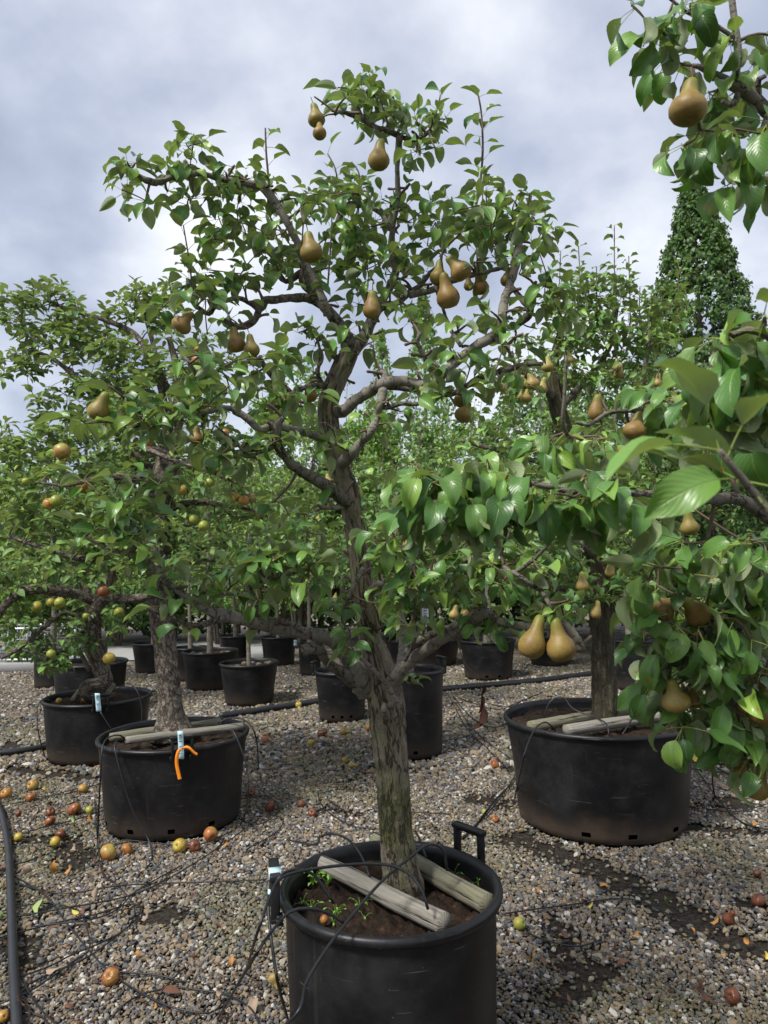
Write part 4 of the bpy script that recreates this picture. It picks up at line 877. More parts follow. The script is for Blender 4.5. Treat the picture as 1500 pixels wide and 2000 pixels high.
# ================================================================== FOREGROUND PEAR TREE (trunk stands just outside the picture on the right)
fb = Vector((1.30, 1.45, 0))
pot('plant_pot', fb, .42, .60, 'black plastic pot of the big leaved pear tree at the edge', None, 'pot', (), (), .075, .9, 48)
FT = Tree('pear_tree', fb + Vector((0, 0, .52)), 'near pear tree with big glossy leaves reaching in over the gravel', 'pear_near', 'leaf_pear', 'petiole', 'twig', .061)
def W(tree, rows, mat, name='branch', sides=10, rough=.12):
    rows = crom(rows, .02); mb = MB(); mb.add(*tube(rows, sides, rough, 30, True, U(0, 50))); mb.obj(name, M[mat], tree.root); tree.sk.extend([(Vector(r[:3]), r[3]) for r in rows[::2]])
def Pr(px, py, Y, r): return (*P(px, py, Y), r)
W(FT, [(1.30, 1.45, .50, .075), (1.29, 1.44, .8, .06), (1.25, 1.42, 1.2, .052), (1.24, 1.42, 1.7, .045), (1.27, 1.42, 2.2, .036), (1.22, 1.42, 2.6, .022)], 'bark_pear', 'trunk', 16)
W(FT, [(1.25, 1.42, 1.25, .030), (1.05, 1.38, 1.36, .018), Pr(1500, 1010, 1.30, .012), Pr(1380, 975, 1.25, .009), Pr(1250, 965, 1.2, .007), Pr(1130, 962, 1.15, .006), Pr(1062, 948, 1.15, .005), Pr(960, 935, 1.18, .0045), Pr(880, 915, 1.2, .004), Pr(845, 940, 1.2, .003)], 'bark_dark')
W(FT, [(1.24, 1.42, 1.75, .026), (.95, 1.4, 1.82, .014), Pr(1500, 800, 1.45, .009), Pr(1380, 806, 1.55, .007), Pr(1250, 802, 1.6, .006), Pr(1190, 806, 1.6, .005), Pr(1150, 830, 1.55, .004), Pr(1125, 825, 1.5, .003)], 'bark_dark')
W(FT, [Pr(1140, 835, 1.5, .004), Pr(1120, 860, 1.4, .004), Pr(1100, 830, 1.3, .004), Pr(1102, 780, 1.28, .0035), Pr(1106, 695, 1.26, .0025)], 'bark_thin', sides=7)
W(FT, [(1.27, 1.42, 2.2, .026), (1.0, 1.40, 2.32, .016), Pr(1520, 235, 1.35, .013), Pr(1470, 190, 1.33, .012), Pr(1425, 162, 1.32, .010), Pr(1395, 145, 1.31, .007), Pr(1365, 130, 1.3, .005), Pr(1352, 128, 1.3, .004)], 'bark_limb')
W(FT, [Pr(1430, 165, 1.32, .007), Pr(1442, 120, 1.31, .008), Pr(1437, 60, 1.3, .007), Pr(1428, -20, 1.29, .006), Pr(1430, -90, 1.29, .004)], 'bark_limb', sides=8); W(FT, [Pr(1432, 72, 1.3, .004), Pr(1402, 52, 1.29, .004), Pr(1370, 30, 1.28, .004), Pr(1345, 26, 1.27, .003), Pr(1300, -10, 1.26, .003)], 'bark_limb', sides=7)
W(FT, [Pr(1440, 185, 1.32, .006), Pr(1435, 200, 1.3, .006), Pr(1420, 205, 1.28, .005), Pr(1411, 198, 1.27, .004)], 'bark_dark', sides=7); W(FT, [Pr(1500, 225, 1.34, .007), Pr(1488, 260, 1.3, .006), Pr(1478, 290, 1.28, .005), Pr(1475, 320, 1.26, .003)], 'bark_dark', sides=7); W(FT, [Pr(1480, 195, 1.33, .005), Pr(1482, 155, 1.31, .006), Pr(1496, 148, 1.3, .004)], 'bark_dark', sides=7)
W(FT, [(1.25, 1.42, 1.15, .03), (1.0, 1.30, 1.28, .017), (.75, 1.05, 1.5, .011), Pr(1560, 760, .85, .006), Pr(1490, 650, .85, .005), Pr(1430, 655, .86, .004), Pr(1395, 690, .86, .003)], 'bark_dark', sides=8)
W(FT, [(1.25, 1.42, 1.1, .03), (.95, 1.2, 1.2, .016), (.62, .85, 1.42, .009), Pr(1600, 1120, .6, .005), Pr(1482, 975, .57, .0035), Pr(1450, 935, .56, .003), Pr(1405, 880, .55, .0022)], 'bark_thin', sides=8)
W(FT, [(1.27, 1.43, 1.0, .035), (1.05, 1.40, 1.12, .022), Pr(1520, 1150, 1.36, .019), Pr(1470, 1170, 1.34, .02), Pr(1435, 1185, 1.33, .017), Pr(1390, 1215, 1.32, .009), Pr(1350, 1260, 1.32, .006), Pr(1310, 1300, 1.32, .004)], 'bark_dark')
W(FT, [Pr(1440, 1190, 1.33, .01), Pr(1445, 1270, 1.36, .008), Pr(1440, 1350, 1.38, .007), Pr(1450, 1430, 1.4, .005), Pr(1460, 1500, 1.4, .003)], 'bark_dark', sides=8)
FR1 = [(830, 930, 55, 45, 4, 1.2, .06), (900, 900, 60, 40, 4, 1.2, .06), (870, 990, 60, 50, 4, 1.18, .06), (940, 960, 50, 50, 3, 1.2, .06), (800, 1000, 30, 30, 1, 1.2, .04),
       (1010, 930, 45, 50, 3, 1.15, .05), (1080, 960, 50, 40, 4, 1.12, .05), (1150, 950, 50, 35, 3, 1.12, .05), (1200, 985, 50, 35, 3, 1.16, .05), (1100, 870, 55, 40, 3, 1.35, .06), (1170, 880, 50, 40, 3, 1.35, .08), (1220, 830, 60, 30, 3, 1.58, .06), (1300, 800, 60, 30, 3, 1.55, .06), (1250, 770, 50, 20, 2, 1.58, .05),
       (1420, 660, 40, 25, 2, .86, .03), (1450, 720, 40, 40, 2, .86, .03), (1380, 740, 40, 40, 2, .88, .03), (1490, 600, 20, 30, 1, .85, .03), (1500, 760, 40, 40, 2, 1.1, .1), (1400, 830, 60, 40, 2, 1.3, .1),
       (1370, 1100, 70, 50, 6, 1.3, .08), (1300, 1150, 45, 50, 5, 1.32, .06), (1420, 1240, 70, 50, 6, 1.32, .08), (1310, 1230, 55, 45, 6, 1.32, .06), (1370, 1300, 70, 45, 6, 1.32, .06), (1300, 1330, 40, 40, 3, 1.34, .05), (1450, 1330, 50, 50, 5, 1.36, .06), (1420, 1420, 50, 40, 5, 1.38, .05), (1480, 1470, 30, 50, 3, 1.4, .05), (1470, 1140, 50, 60, 5, 1.36, .1), (1340, 1400, 25, 25, 2, 1.35, .04), (1480, 1060, 40, 40, 3, 1.25, .1), (1340, 1150, 80, 60, 7, 1.55, .08), (1420, 1280, 80, 90, 9, 1.55, .08), (1320, 1290, 60, 80, 6, 1.5, .08), (1450, 1420, 50, 80, 6, 1.52, .06), (1450, 1080, 60, 50, 5, 1.5, .1),
       (1330, 120, 40, 25, 2, 1.34, .04), (1395, 190, 20, 30, 2, 1.36, .04), (1285, 85, 30, 30, 2, 1.27, .05), (1300, 5, 60, 25, 4, 1.27, .05), (1440, 75, 30, 25, 2, 1.3, .05), (1450, 150, 35, 35, 2, 1.34, .05), (1400, 270, 40, 30, 2, 1.28, .05), (1440, 300, 35, 35, 2, 1.27, .06), (1350, 290, 20, 20, 1, 1.28, .05), (1485, 260, 20, 40, 2, 1.28, .06), (1475, 345, 30, 30, 2, 1.26, .05), (1430, 370, 30, 25, 1, 1.27, .04), (1220, 10, 25, 18, 1, 1.26, .03), (1490, 60, 30, 40, 2, 1.3, .06)]
FT.clusters([(q[0], q[1], q[2], q[3], int(q[4] * (1.35 if 600 < q[1] else 1.0) + .5), q[5], q[6]) for q in FR1], 0.0, (4, 7), .72, .0038)
for px, py, tx, ty in ((1470, 958, -.6, .5), (1430, 908, -.8, -.3), (1488, 982, -.4, .7), (1415, 890, -.5, .5), (1482, 975, -.9, .10), (1450, 935, -1.0, .0), (1405, 880, -.9, .15), (1440, 920, -.7, -.5), (1420, 895, .3, .8), (1470, 960, -.85, -.4), (1405, 880, -.3, .9), (1490, 985, .6, -.5), (1455, 940, .7, -.2)):
    p = P(px, py, .565); FT.leaf(p, Vector((tx, U(-.35, .25), ty - .12)), .066)
FT.pears([(1345, 195, 66, 1.22, (.12, 0)), (1317, 1356, 50, 1.30), (1355, 1362, 30, 1.4), (1305, 1183, 46, 1.32, (.9, .5)), (1354, 1190, 50, 1.3, (-.9, .5)), (1455, 1376, 33, 1.36), (1494, 1380, 52, 1.33), (1480, 1524, 50, 1.36, (.3, 0)), (1450, 1500, 30, 1.4), (1243, 830, 42, 1.55, (.3, 0)), (1500, 1325, 36, 1.4), (1345, 1020, 36, 1.5), (1165, 795, 34, 1.62)], 0.0)
FT.finish()

# ================================================================== APPLE TREE WITH THE TAGS
c, r, H, tp = POTS['appleA']; pot('plant_pot', c, r, H, 'wide black pot with cyan tag and orange ribbon on its handle', None, 'pot', (az(352, 1455, 'appleA'),), (44, 50, 56, 38), .06, tp); YA = c.y
A = Tree('apple_tree', c + Vector((0, 0, H - .06)), 'spreading apple tree in the pot with the orange ribbon', 'apple', 'leaf_apple', 'petiole_apple', 'twig_apple', .066)
LA = lambda pts, mat='bark_apple', sides=10: A.limb(pts, YA, mat, 'branch', sides, .03, .14, 16)
A.limb([(338, 1440, 0, 52), (336, 1418, 0, 40), (333, 1385, 0, 28), (329, 1330, 0, 25), (323, 1270, 0, 25), (316, 1210, 0, 27), (311, 1140, 0, 26), (309, 1060, 0, 25), (312, 990, 0, 25), (320, 940, 0, 30), (330, 890, 0, 25), (340, 840, 0, 18), (350, 780, .05, 13), (345, 720, .1, 9), (330, 660, .12, 6)], YA, 'bark_apple', 'trunk', 40, .014, .10, 20, lump=lambda l, a: plates(l, a, 1.3, 7.0, .10, .05))
LA([(322, 940, 0, 17), (285, 905, .1, 12), (240, 860, .2, 10), (200, 800, .28, 9), (150, 740, .3, 7), (100, 700, .3, 5), (40, 680, .3, 4)]); LA([(335, 860, 0, 12), (320, 780, .15, 9), (300, 700, .25, 8), (262, 652, .3, 7), (200, 625, .3, 6), (140, 605, .3, 5), (92, 588, .3, 3)])
LA([(345, 800, .03, 9), (310, 720, .3, 7), (290, 640, .4, 5), (270, 580, .45, 3)]); LA([(318, 960, 0, 14), (250, 935, -.2, 9), (190, 935, -.35, 7), (130, 950, -.4, 5), (70, 940, -.4, 4)]); LA([(335, 890, 0, 12), (290, 880, -.2, 7), (345, 900, -.3, 6), (400, 920, -.35, 5), (460, 945, -.35, 4)])
LA([(312, 1000, 0, 13), (370, 980, .1, 9), (420, 985, .1, 7), (480, 995, .1, 5), (520, 1010, .1, 3)]); LA([(310, 1080, 0, 13), (240, 1085, -.15, 9), (160, 1090, -.2, 8), (90, 1070, -.2, 6), (20, 1050, -.2, 4)]); LA([(312, 1020, 0, 12), (260, 1000, .3, 8), (180, 960, .5, 7), (90, 900, .6, 5), (20, 860, .6, 4)])
LA([(350, 770, .05, 8), (390, 720, .2, 6), (420, 690, .25, 5)]); LA([(300, 1110, 0, 9), (360, 1100, -.1, 7), (420, 1090, -.1, 5)])
AR = [(95, 580, 60, 25, 8, .3, .15), (30, 610, 50, 40, 10, .35, .2), (180, 640, 70, 40, 14, .3, .2), (270, 590, 40, 40, 12, .42, .15), (330, 600, 40, 50, 10, .3, .2), (100, 680, 80, 50, 20, .3, .25), (220, 720, 80, 60, 26, .25, .3), (330, 720, 70, 60, 18, .2, .25), (30, 720, 40, 30, 6, .35, .2),
      (150, 800, 90, 60, 28, .3, .35), (260, 830, 70, 60, 18, .2, .35), (60, 860, 70, 60, 24, .5, .35), (180, 900, 90, 50, 24, .2, .4), (380, 900, 60, 50, 12, 0, .3), (100, 970, 90, 50, 26, .2, .4), (230, 1000, 80, 60, 20, .2, .35), (350, 990, 60, 50, 12, 0, .3), (440, 930, 50, 40, 8, -.2, .25), (470, 1010, 50, 40, 9, .05, .2), (60, 1040, 80, 50, 22, 0, .3), (180, 1090, 90, 40, 22, -.15, .25), (330, 1080, 60, 50, 12, -.1, .2), (420, 1090, 50, 40, 7, -.05, .15), (420, 700, 50, 50, 9, .25, .2), (240, 770, 60, 50, 14, .3, .3), (20, 950, 50, 60, 14, .4, .3), (270, 900, 60, 50, 10, .35, .2), (250, 1060, 60, 40, 10, .2, .2), (400, 800, 50, 60, 10, .3, .2)]
A.clusters([(q[0], q[1], q[2] * 1.05, q[3] * 1.05, int(q[4] * 2.2), q[5], q[6]) for q in AR], YA, (6, 9), 0, .0045)
for px, py in ((95, 545), (262, 545), (330, 545), (150, 585), (40, 575), (205, 600)): A.shoot([(px, py + 60, .35), (px + 4, py + 30, .35), (px, py, .35)], YA, 10, 2)
A.apples([(121, 881, 32, -.35, 'apple_red'), (119, 904, 19, -.33, 'apple_green'), (272, 866, 14, 0, 'apple_orange'), (290, 865, 21, -.02, 'apple_red'), (385, 703, 22, -.1, 'apple_red'), (355, 957, 20, -.25, 'apple_yellow'), (458, 971, 20, -.2, 'apple_yellow'), (476, 977, 21, -.22, 'apple_orange'), (491, 971, 17, -.18, 'apple_red'), (508, 1004, 19, -.15, 'apple_orange'), (410, 942, 20, -.3, 'apple_green'), (50, 940, 14, -.2, 'apple_green'), (160, 950, 22, -.3, 'apple_orange'), (96, 984, 24, -.25, 'apple_orange'), (110, 978, 24, -.27, 'apple_green'), (422, 917, 15, -.3, 'apple_red'), (398, 1027, 21, -.2, 'apple_green'), (379, 1014, 19, -.15, 'apple_green'), (440, 845, 16, -.1, 'apple_orange'), (385, 682, 11, .0, 'apple_orange'), (140, 1001, 14, -.2, 'apple_green')], YA)
A.finish()

# second apple tree, knotted foot
c, r, H, tp = POTS['appleB']; pot('plant_pot', c, r, H, 'wide black pot with a pale cyan tag behind the ribboned pot', None, 'pot', (az(195, 1370, 'appleB'),), (), .06, tp); YB = c.y
Bt = Tree('apple_tree', c + Vector((0, 0, H - .06)), 'low apple tree with knotted looping foot and long horizontal limb', 'apple', 'leaf_apple', 'petiole_apple', 'twig_apple', .068)
LB = lambda pts, mat='bark_apple', sides=10: Bt.limb(pts, YB, mat, 'branch', sides, .03, .14, 16)
Bt.limb([(205, 1362, .05, 14), (188, 1356, 0, 16), (170, 1352, -.06, 16), (168, 1342, -.08, 15), (185, 1338, -.06, 16), (200, 1335, 0, 18), (203, 1322, .02, 19), (195, 1300, .02, 18), (186, 1270, 0, 19), (181, 1240, 0, 18), (184, 1200, 0, 18), (195, 1170, 0, 16), (215, 1120, .05, 12), (220, 1060, .1, 8)], YB, 'bark_apple', 'trunk', 14, .025, .14, 16)
LB([(192, 1178, 0, 13), (150, 1158, -.1, 12), (110, 1152, -.2, 12), (70, 1148, -.3, 12), (40, 1160, -.35, 11), (10, 1185, -.4, 9), (-10, 1215, -.42, 7), (-40, 1240, -.42, 5)]); LB([(195, 1170, 0, 13), (235, 1170, 0, 12), (275, 1168, 0, 12), (300, 1160, 0, 8)]); LB([(184, 1230, 0, 9), (130, 1195, -.15, 6), (85, 1225, -.3, 6), (40, 1262, -.4, 5), (0, 1285, -.45, 4)])
LB([(175, 1310, .03, 6), (158, 1280, .05, 5), (150, 1255, .08, 5)], 'bark_thin', 7); LB([(205, 1295, .02, 4), (210, 1265, .02, 4), (215, 1240, .02, 3)], 'bark_thin', 7)
BR = [(40, 1080, 80, 40, 14, -.2, .25), (140, 1090, 80, 40, 12, -.1, .2), (30, 1130, 60, 30, 8, -.3, .15), (110, 1200, 70, 35, 9, -.2, .2), (200, 1210, 50, 30, 5, -.05, .15), (50, 1230, 50, 30, 6, -.3, .15), (120, 1250, 40, 30, 5, -.25, .12), (95, 1295, 35, 18, 4, -.3, .08), (160, 1240, 30, 40, 4, -.1, .1), (230, 1130, 50, 30, 5, 0, .15), (20, 1190, 40, 30, 4, -.3, .1), (215, 1262, 15, 15, 1, 0, .05), (30, 1215, 50, 40, 6, -.3, .12), (75, 1265, 50, 35, 6, -.3, .1), (105, 1300, 30, 16, 3, -.3, .06), (20, 1270, 30, 25, 3, -.3, .08)]
Bt.clusters([(q[0], q[1], q[2], q[3], int(q[4] * 1.9), q[5], q[6]) for q in BR], YB, (6, 8), .2, .004)
Bt.apples([(72, 1185, 22, -.35, 'apple_green'), (99, 1176, 18, -.33, 'apple_green'), (117, 1177, 21, -.36, 'apple_green'), (202, 1155, 22, -.15, 'apple_bruised'), (232, 1195, 18, -.15, 'apple_green'), (100, 1277, 18, -.4, 'apple_green'), (213, 1286, 24, -.2, 'apple_yellow'), (169, 1203, 15, -.2, 'apple_green'), (24, 1022, 14, -.2, 'apple_red'), (100, 1083, 17, -.35, 'apple_orange')], YB)
Bt.finish()

# ================================================================== PEAR TREE IN THE BIG RIGHT POT
c, r, H, tp = POTS['right']; pot('plant_pot', c, r, H, 'widest black pot, dusty brown near its base, with two mossy poles', None, 'pot_dusty', (), (43, 48, 54), .06, tp); YR = c.y
RT = Tree('pear_tree', c + Vector((0, 0, H - .06)), 'pear tree with deeply furrowed trunk and many tall upright shoots', 'pear_far', 'leaf_pear_far', 'petiole', 'twig', .068)
LR = lambda pts, mat='bark_dark', sides=9: RT.limb(pts, YR, mat, 'branch', sides, .03, .14, 18)
RT.limb([(1184, 1425, 0, 34), (1182, 1400, 0, 30), (1181, 1350, 0, 28), (1178, 1290, 0, 27), (1176, 1230, 0, 27), (1172, 1160, 0, 26), (1165, 1080, 0, 24), (1150, 1000, .05, 22), (1130, 920, .08, 20), (1105, 850, .1, 19), (1085, 780, .1, 18), (1080, 720, .1, 13), (1095, 650, .1, 8)], YR, 'bark_furrow', 'trunk', 48, .015, .07, 18, lump=lambda l, a: plates(l, a, 1.7, 2.2, .16, .09))
LR([(1150, 1000, .05, 12), (1200, 900, 0, 9), (1240, 800, -.05, 8), (1265, 700, -.1, 6), (1270, 620, -.1, 4)]); LR([(1085, 780, .1, 10), (1040, 740, -.1, 8), (1000, 720, -.2, 6), (970, 700, -.2, 4)]); LR([(1090, 800, .1, 9), (1150, 740, .2, 8), (1190, 680, .3, 6), (1205, 600, .3, 5)])
LR([(1165, 1090, 0, 11), (1100, 1050, -.2, 8), (1040, 1030, -.3, 6), (980, 1000, -.35, 5), (920, 1000, -.35, 4)]); LR([(1170, 1140, 0, 10), (1230, 1080, -.1, 8), (1280, 1020, -.1, 6), (1310, 960, -.1, 4)]); LR([(1130, 920, .1, 9), (1050, 900, 0, 7), (980, 880, 0, 6), (900, 860, 0, 4)]); LR([(1172, 1190, 0, 9), (1120, 1160, -.2, 7), (1080, 1150, -.3, 5)]); LR([(1174, 1180, 0, 8), (1230, 1160, -.1, 6), (1270, 1130, -.15, 4)])
RR = [(1000, 760, 60, 40, 12, -.1, .3), (1080, 680, 60, 50, 14, .1, .3), (1150, 640, 60, 50, 16, .2, .3), (1210, 640, 60, 50, 16, .2, .3), (1270, 680, 50, 50, 14, 0, .3), (1120, 740, 60, 40, 12, .1, .3), (1200, 740, 70, 40, 14, .1, .3), (1300, 780, 60, 50, 12, 0, .3), (1130, 570, 50, 40, 10, .2, .2), (1200, 560, 40, 40, 8, .25, .2), (1300, 600, 40, 50, 8, 0, .2),
      (950, 860, 60, 50, 9, 0, .3), (1050, 870, 60, 60, 10, 0, .3), (1180, 860, 60, 60, 9, 0, .3), (920, 980, 60, 50, 10, -.3, .25), (1010, 1000, 60, 60, 13, -.3, .25), (1100, 1060, 60, 60, 13, -.2, .25), (1220, 1060, 60, 60, 14, -.1, .25), (1290, 1000, 50, 60, 10, -.1, .25), (1050, 1130, 60, 40, 9, -.25, .2), (1130, 1160, 50, 40, 9, -.2, .2), (1220, 1160, 50, 40, 10, -.1, .2), (960, 1060, 50, 40, 8, -.3, .2), (1280, 1100, 40, 50, 8, -.1, .2), (890, 1080, 50, 40, 6, -.2, .2), (1250, 930, 50, 50, 9, 0, .25), (1100, 960, 50, 50, 9, 0, .25)]
RT.clusters([(q[0], q[1], q[2] * 1.05, q[3] * 1.05, int(q[4] * 1.7), q[5], q[6]) for q in RR], YR, (5, 8), .1, .0045)
for px, y0, y1 in ((1130, 640, 480), (1200, 640, 440), (1165, 640, 520), (1228, 660, 500), (1325, 640, 515), (1095, 640, 490), (1290, 700, 560), (1250, 660, 560), (1150, 660, 560), (1340, 660, 570)):
    RT.shoot([(px + U(-6, 6), y0, .2), (px + U(-4, 4), (y0 + y1) / 2, .2), (px, y1, .2)], YR, 16, 2)
RT.pears([(1038, 742, 26, -.25), (1060, 752, 24, -.25), (1028, 772, 20, -.25), (1017, 772, 13, -.22), (1022, 745, 20, -.2), (1070, 710, 24, -.2), (1113, 699, 15, -.1), (1205, 712, 18, -.1), (1210, 724, 20, -.05), (980, 752, 18, -.3), (1285, 742, 19, -.2), (962, 984, 22, -.45), (954, 1000, 18, -.45), (1137, 1135, 26, -.4), (1165, 1190, 24, -.35), (1192, 1110, 22, -.3), (888, 1195, 20, -.1), (907, 1193, 17, -.1), (1318, 776, 20, -.2)], YR, 'pear_green')
RT.finish()

M['litter'] = plain('leaf_litter', (.085, .045, .026), .85, .2, .8, 9)
# ================================================================== POTTED TREES BEHIND
def mid_tree(name, key, label, potlabel, trunk_px, style, lm, crown, L, shoots=0, potgroup=None, group=None, bark='bark_thin', thin=.03, handles=(), holes=(), pears=(), apples=(), stake=False, bend=.12, potmat='pot'):
    """trunk_px: picture point where the trunk leaves the foliage; crown: (dx, dz, rx, ry, rz, clusters) in metres from the trunk foot"""
    c, r, H, tp = POTS[key]
    pot('plant_pot', c, r, H, potlabel, potgroup, potmat, handles, holes, .06, tp, 48, .015)
    if not crown: return None
    base = c + Vector((0, 0, H - .06)); t = Tree(name, base, label, style, lm, 'petiole' if 'pear' in style else 'petiole_apple', 'twig', L * .92, group, 0, False)
    top = max(k[1] for k in crown); rows = [(base.x, base.y, base.z - .03, thin * 1.35)]
    for i in range(1, 7):
        f = i / 6; rows.append((base.x + bend * math.sin(f * 2.6 + c.x) * f, base.y + U(-.04, .04), base.z + (top + .15 - base.z) * f, thin * (1.05 - .7 * f)))
    W(t, rows, bark, 'trunk', 9, .12)
    crown = list(crown) + [(U(-.35, .35), 1.55, .55, .45, .32, 12), (U(-.8, .8), 1.75, .5, .45, .35, 10)]
    for (dx, z, rx, ry, rz, n) in crown:                              # a limb towards every clump of the crown
        cen = Vector((c.x + dx, c.y, z)); i, d = t.near(cen - Vector((0, 0, .5))); q = t.sk[i][0]
        if d > .15: W(t, [(*q, thin * .6), (*(q.lerp(cen, .5) + Vector((0, 0, -.06))), thin * .42), (*cen, thin * .22)], bark, 'branch', 7, .12)
        pts = []
        for _ in range(int(n * 2.7)):
            v = Vector((random.gauss(0, 1), random.gauss(0, 1), random.gauss(0, 1))).normalized() * U(.2, 1) ** .5; pts.append(cen + Vector((v.x * rx, v.y * ry, v.z * rz)) * 1.2)
        t.grow(pts, (7, 10), .05, .004)
    for _ in range(shoots):
        i = random.randrange(len(t.sk)); p = max((t.sk[random.randrange(len(t.sk))][0] for _ in range(6)), key=lambda q: q.z); h = U(.35, .8)
        rows = crom([(*p, .004), (p.x + U(-.05, .05), p.y, p.z + h * .5, .003), (p.x + U(-.08, .08), p.y, p.z + h, .002)], .05); t.twigs.append(rows)
        for k in range(12):
            q = rows[min(len(rows) - 1, int(k / 11 * len(rows)))]; a = k * 2.4; t.leaf(q[:3], (math.cos(a), math.sin(a), U(.2, .8)), L * U(.6, .9))
    for px, py, w in pears: p = P(px, py, c.y - .3); fruit('pear', 'pear', 'pear_green', p, msize(w, p), t.root, (random.gauss(0, .2), random.gauss(0, .2)))
    for px, py, w, mk in apples: p = P(px, py, c.y - .3); fruit('apple', 'apple', mk, p, msize(w, p), t.root)
    t.finish()
    if stake: mb = MB(); mb.add(*tube(crom([(c.x + .06, c.y - .05, H - .1, .014), (c.x + .05, c.y - .05, 2.4, .013)], .3), 7)); tag(mb.obj('stake', M['bamboo']), 'pale wooden stake beside the young tree, in ' + potlabel.split(' with')[0], 'stake')
    return t
GP = 'black nursery pots in the rows behind'; GT = 'young trees in the rows behind'
mid_tree('pear_tree', 'slim', 'small pear tree in the tall narrow pot behind the old trunk', 'tall narrow black pot right behind the old pear trunk', None, 'pear_far', 'leaf_pear_far', [(.0, 1.75, .40, .35, .30, 16), (.25, 2.05, .35, .3, .3, 12), (-.3, 2.1, .3, .3, .3, 10)], .072, 3, bark='bark_dark', thin=.022, handles=(.5,), holes=(36, 30))
mid_tree('pear_tree', 'mid', 'pear tree with small green pears, its pot half hidden by the old trunk', 'black tapered pot with side grip and round drain holes, left of the old trunk', None, 'pear_far', 'leaf_pear_far', [(.0, 2.0, .6, .5, .45, 24), (-.6, 2.2, .45, .4, .35, 14), (.55, 2.35, .5, .4, .4, 16), (-.2, 2.8, .45, .4, .3, 10)], .072, 4, bark='bark_dark', thin=.03, handles=(2.9,), holes=(36, 39, 33), pears=((632, 900, 14), (640, 935, 16), (655, 1165, 11), (648, 1140, 11), (640, 1095, 12), (655, 1180, 10), (600, 1000, 9), (622, 1010, 9)))
mid_tree('apple_tree', 's1', 'young tree with thin straight trunk in the pot of pale stones', 'medium black pot with pale stones on its soil, flared rim', None, 'apple_far', 'leaf_apple', [(0, 2.1, .55, .5, .5, 22), (-.35, 2.7, .4, .4, .4, 12), (.4, 2.6, .4, .4, .35, 12)], .072, 2, thin=.022)
mid_tree('apple_tree', 's2', 'tall young tree with pale straight trunk beside the leaning stake', 'medium black pot holding the pale straight trunk', None, 'apple_far', 'leaf_apple', [(0, 2.7, .6, .5, .5, 24), (.5, 3.0, .4, .4, .4, 10), (-.5, 3.1, .5, .4, .4, 14)], .072, 3, thin=.035, bend=.05)
mid_tree('apple_tree', 's3', 'slender tree rising behind the ribboned apple tree trunk', 'black pot standing at the edge of the pale pavement', None, 'apple_far', 'leaf_apple', [(0, 2.3, .6, .5, .6, 24), (-.5, 3.0, .5, .4, .5, 14)], .075, 2, thin=.03)
mid_tree('apple_tree', 's4', 'slender tree in the pot hidden behind a peeling apple trunk', 'black pot half hidden behind the peeling apple trunk', None, 'apple_far', 'leaf_apple', [(.1, 2.4, .5, .5, .5, 18), (.1, 3.1, .4, .4, .4, 10)], .075, 2, thin=.028)
for k, lab in (('s5', 'black pot in the far row behind the pale straight trunk'), ('s6', 'dark pot behind the pot of pale stones'), ('s7', 'small dark pot between two bigger ones'), ('s9', 'low wide black pot under the hanging twin pears'), ('s11', 'broad black pot standing behind the forked trunk')):
    mid_tree('pear_tree', k, 'leafy tree growing from the ' + lab, lab, None, 'pear_far' if k in ('s9', 's11') else 'apple_far', 'leaf_pear_far' if k in ('s9', 's11') else 'leaf_apple', [(U(-.2, .2), 2.2, .7, .6, .55, 24), (U(-.6, .6), 2.9, .6, .5, .5, 18)] + ([(.2, 3.5, .4, .4, .4, 8)] if k in ('s9', 's11') else []), .08, 2, thin=.03)
mid_tree('pear_tree', 's8', 'leafy pear tree in the ribbed pot beside the thick pipe', 'black ribbed pot standing by the thick black pipe', None, 'pear_far', 'leaf_pear_far', [(0, 2.1, .8, .6, .6, 32), (.7, 2.6, .6, .5, .5, 20), (-.7, 2.7, .6, .5, .5, 18), (.2, 3.3, .5, .5, .4, 12)], .08, 6, bark='bark_dark', thin=.05, holes=(34, 38))
mid_tree('pear_tree', 's10', 'pear tree with pale grey trunk behind the furrowed one', 'tall grey black pot behind the widest pot', None, 'pear_far', 'leaf_pear_far', [(0, 2.1, .9, .6, .6, 32), (.9, 2.6, .7, .5, .6, 22), (-.5, 3.0, .6, .5, .5, 16), (.6, 3.4, .5, .4, .4, 12)], .08, 6, thin=.05)
mid_tree('apple_tree', 'b2', 'dark leafy apple tree behind the knotted one', 'wide low black pot behind the knotted apple tree', None, 'apple_far', 'leaf_apple', [(-.5, 2.0, .7, .5, .5, 26), (-1.2, 2.5, .7, .5, .6, 24), (0, 2.8, .6, .5, .5, 18)], .08, 2, bark='bark_apple', thin=.05)
mid_tree('apple_tree', 'b3', 'leafy tree at the far left by the wire crate', 'black pot beside the grey kerb', None, 'apple_far', 'leaf_apple', [(-.6, 2.0, .8, .5, .6, 24), (-1.4, 2.6, .8, .5, .6, 22)], .085, 2, thin=.04)
# pale stones on the soil of two pots
for key in ('s1', 's2'):
    c, r, H, tp = POTS[key]
    for k in range(9):
        a, q = U(0, 6.28), U(.3, .8) * r; o = bpy.data.objects.new('stone', PM[k % 7]); col.objects.link(o); o.location = (c.x + q * math.cos(a), c.y + q * math.sin(a), H - .045); o.scale = (U(.03, .045),) * 3; o.rotation_euler = (0, 0, U(0, 6)); tag(o, 'pale stone lying on the soil of a medium black pot', 'stone', 'pale stones in pots')

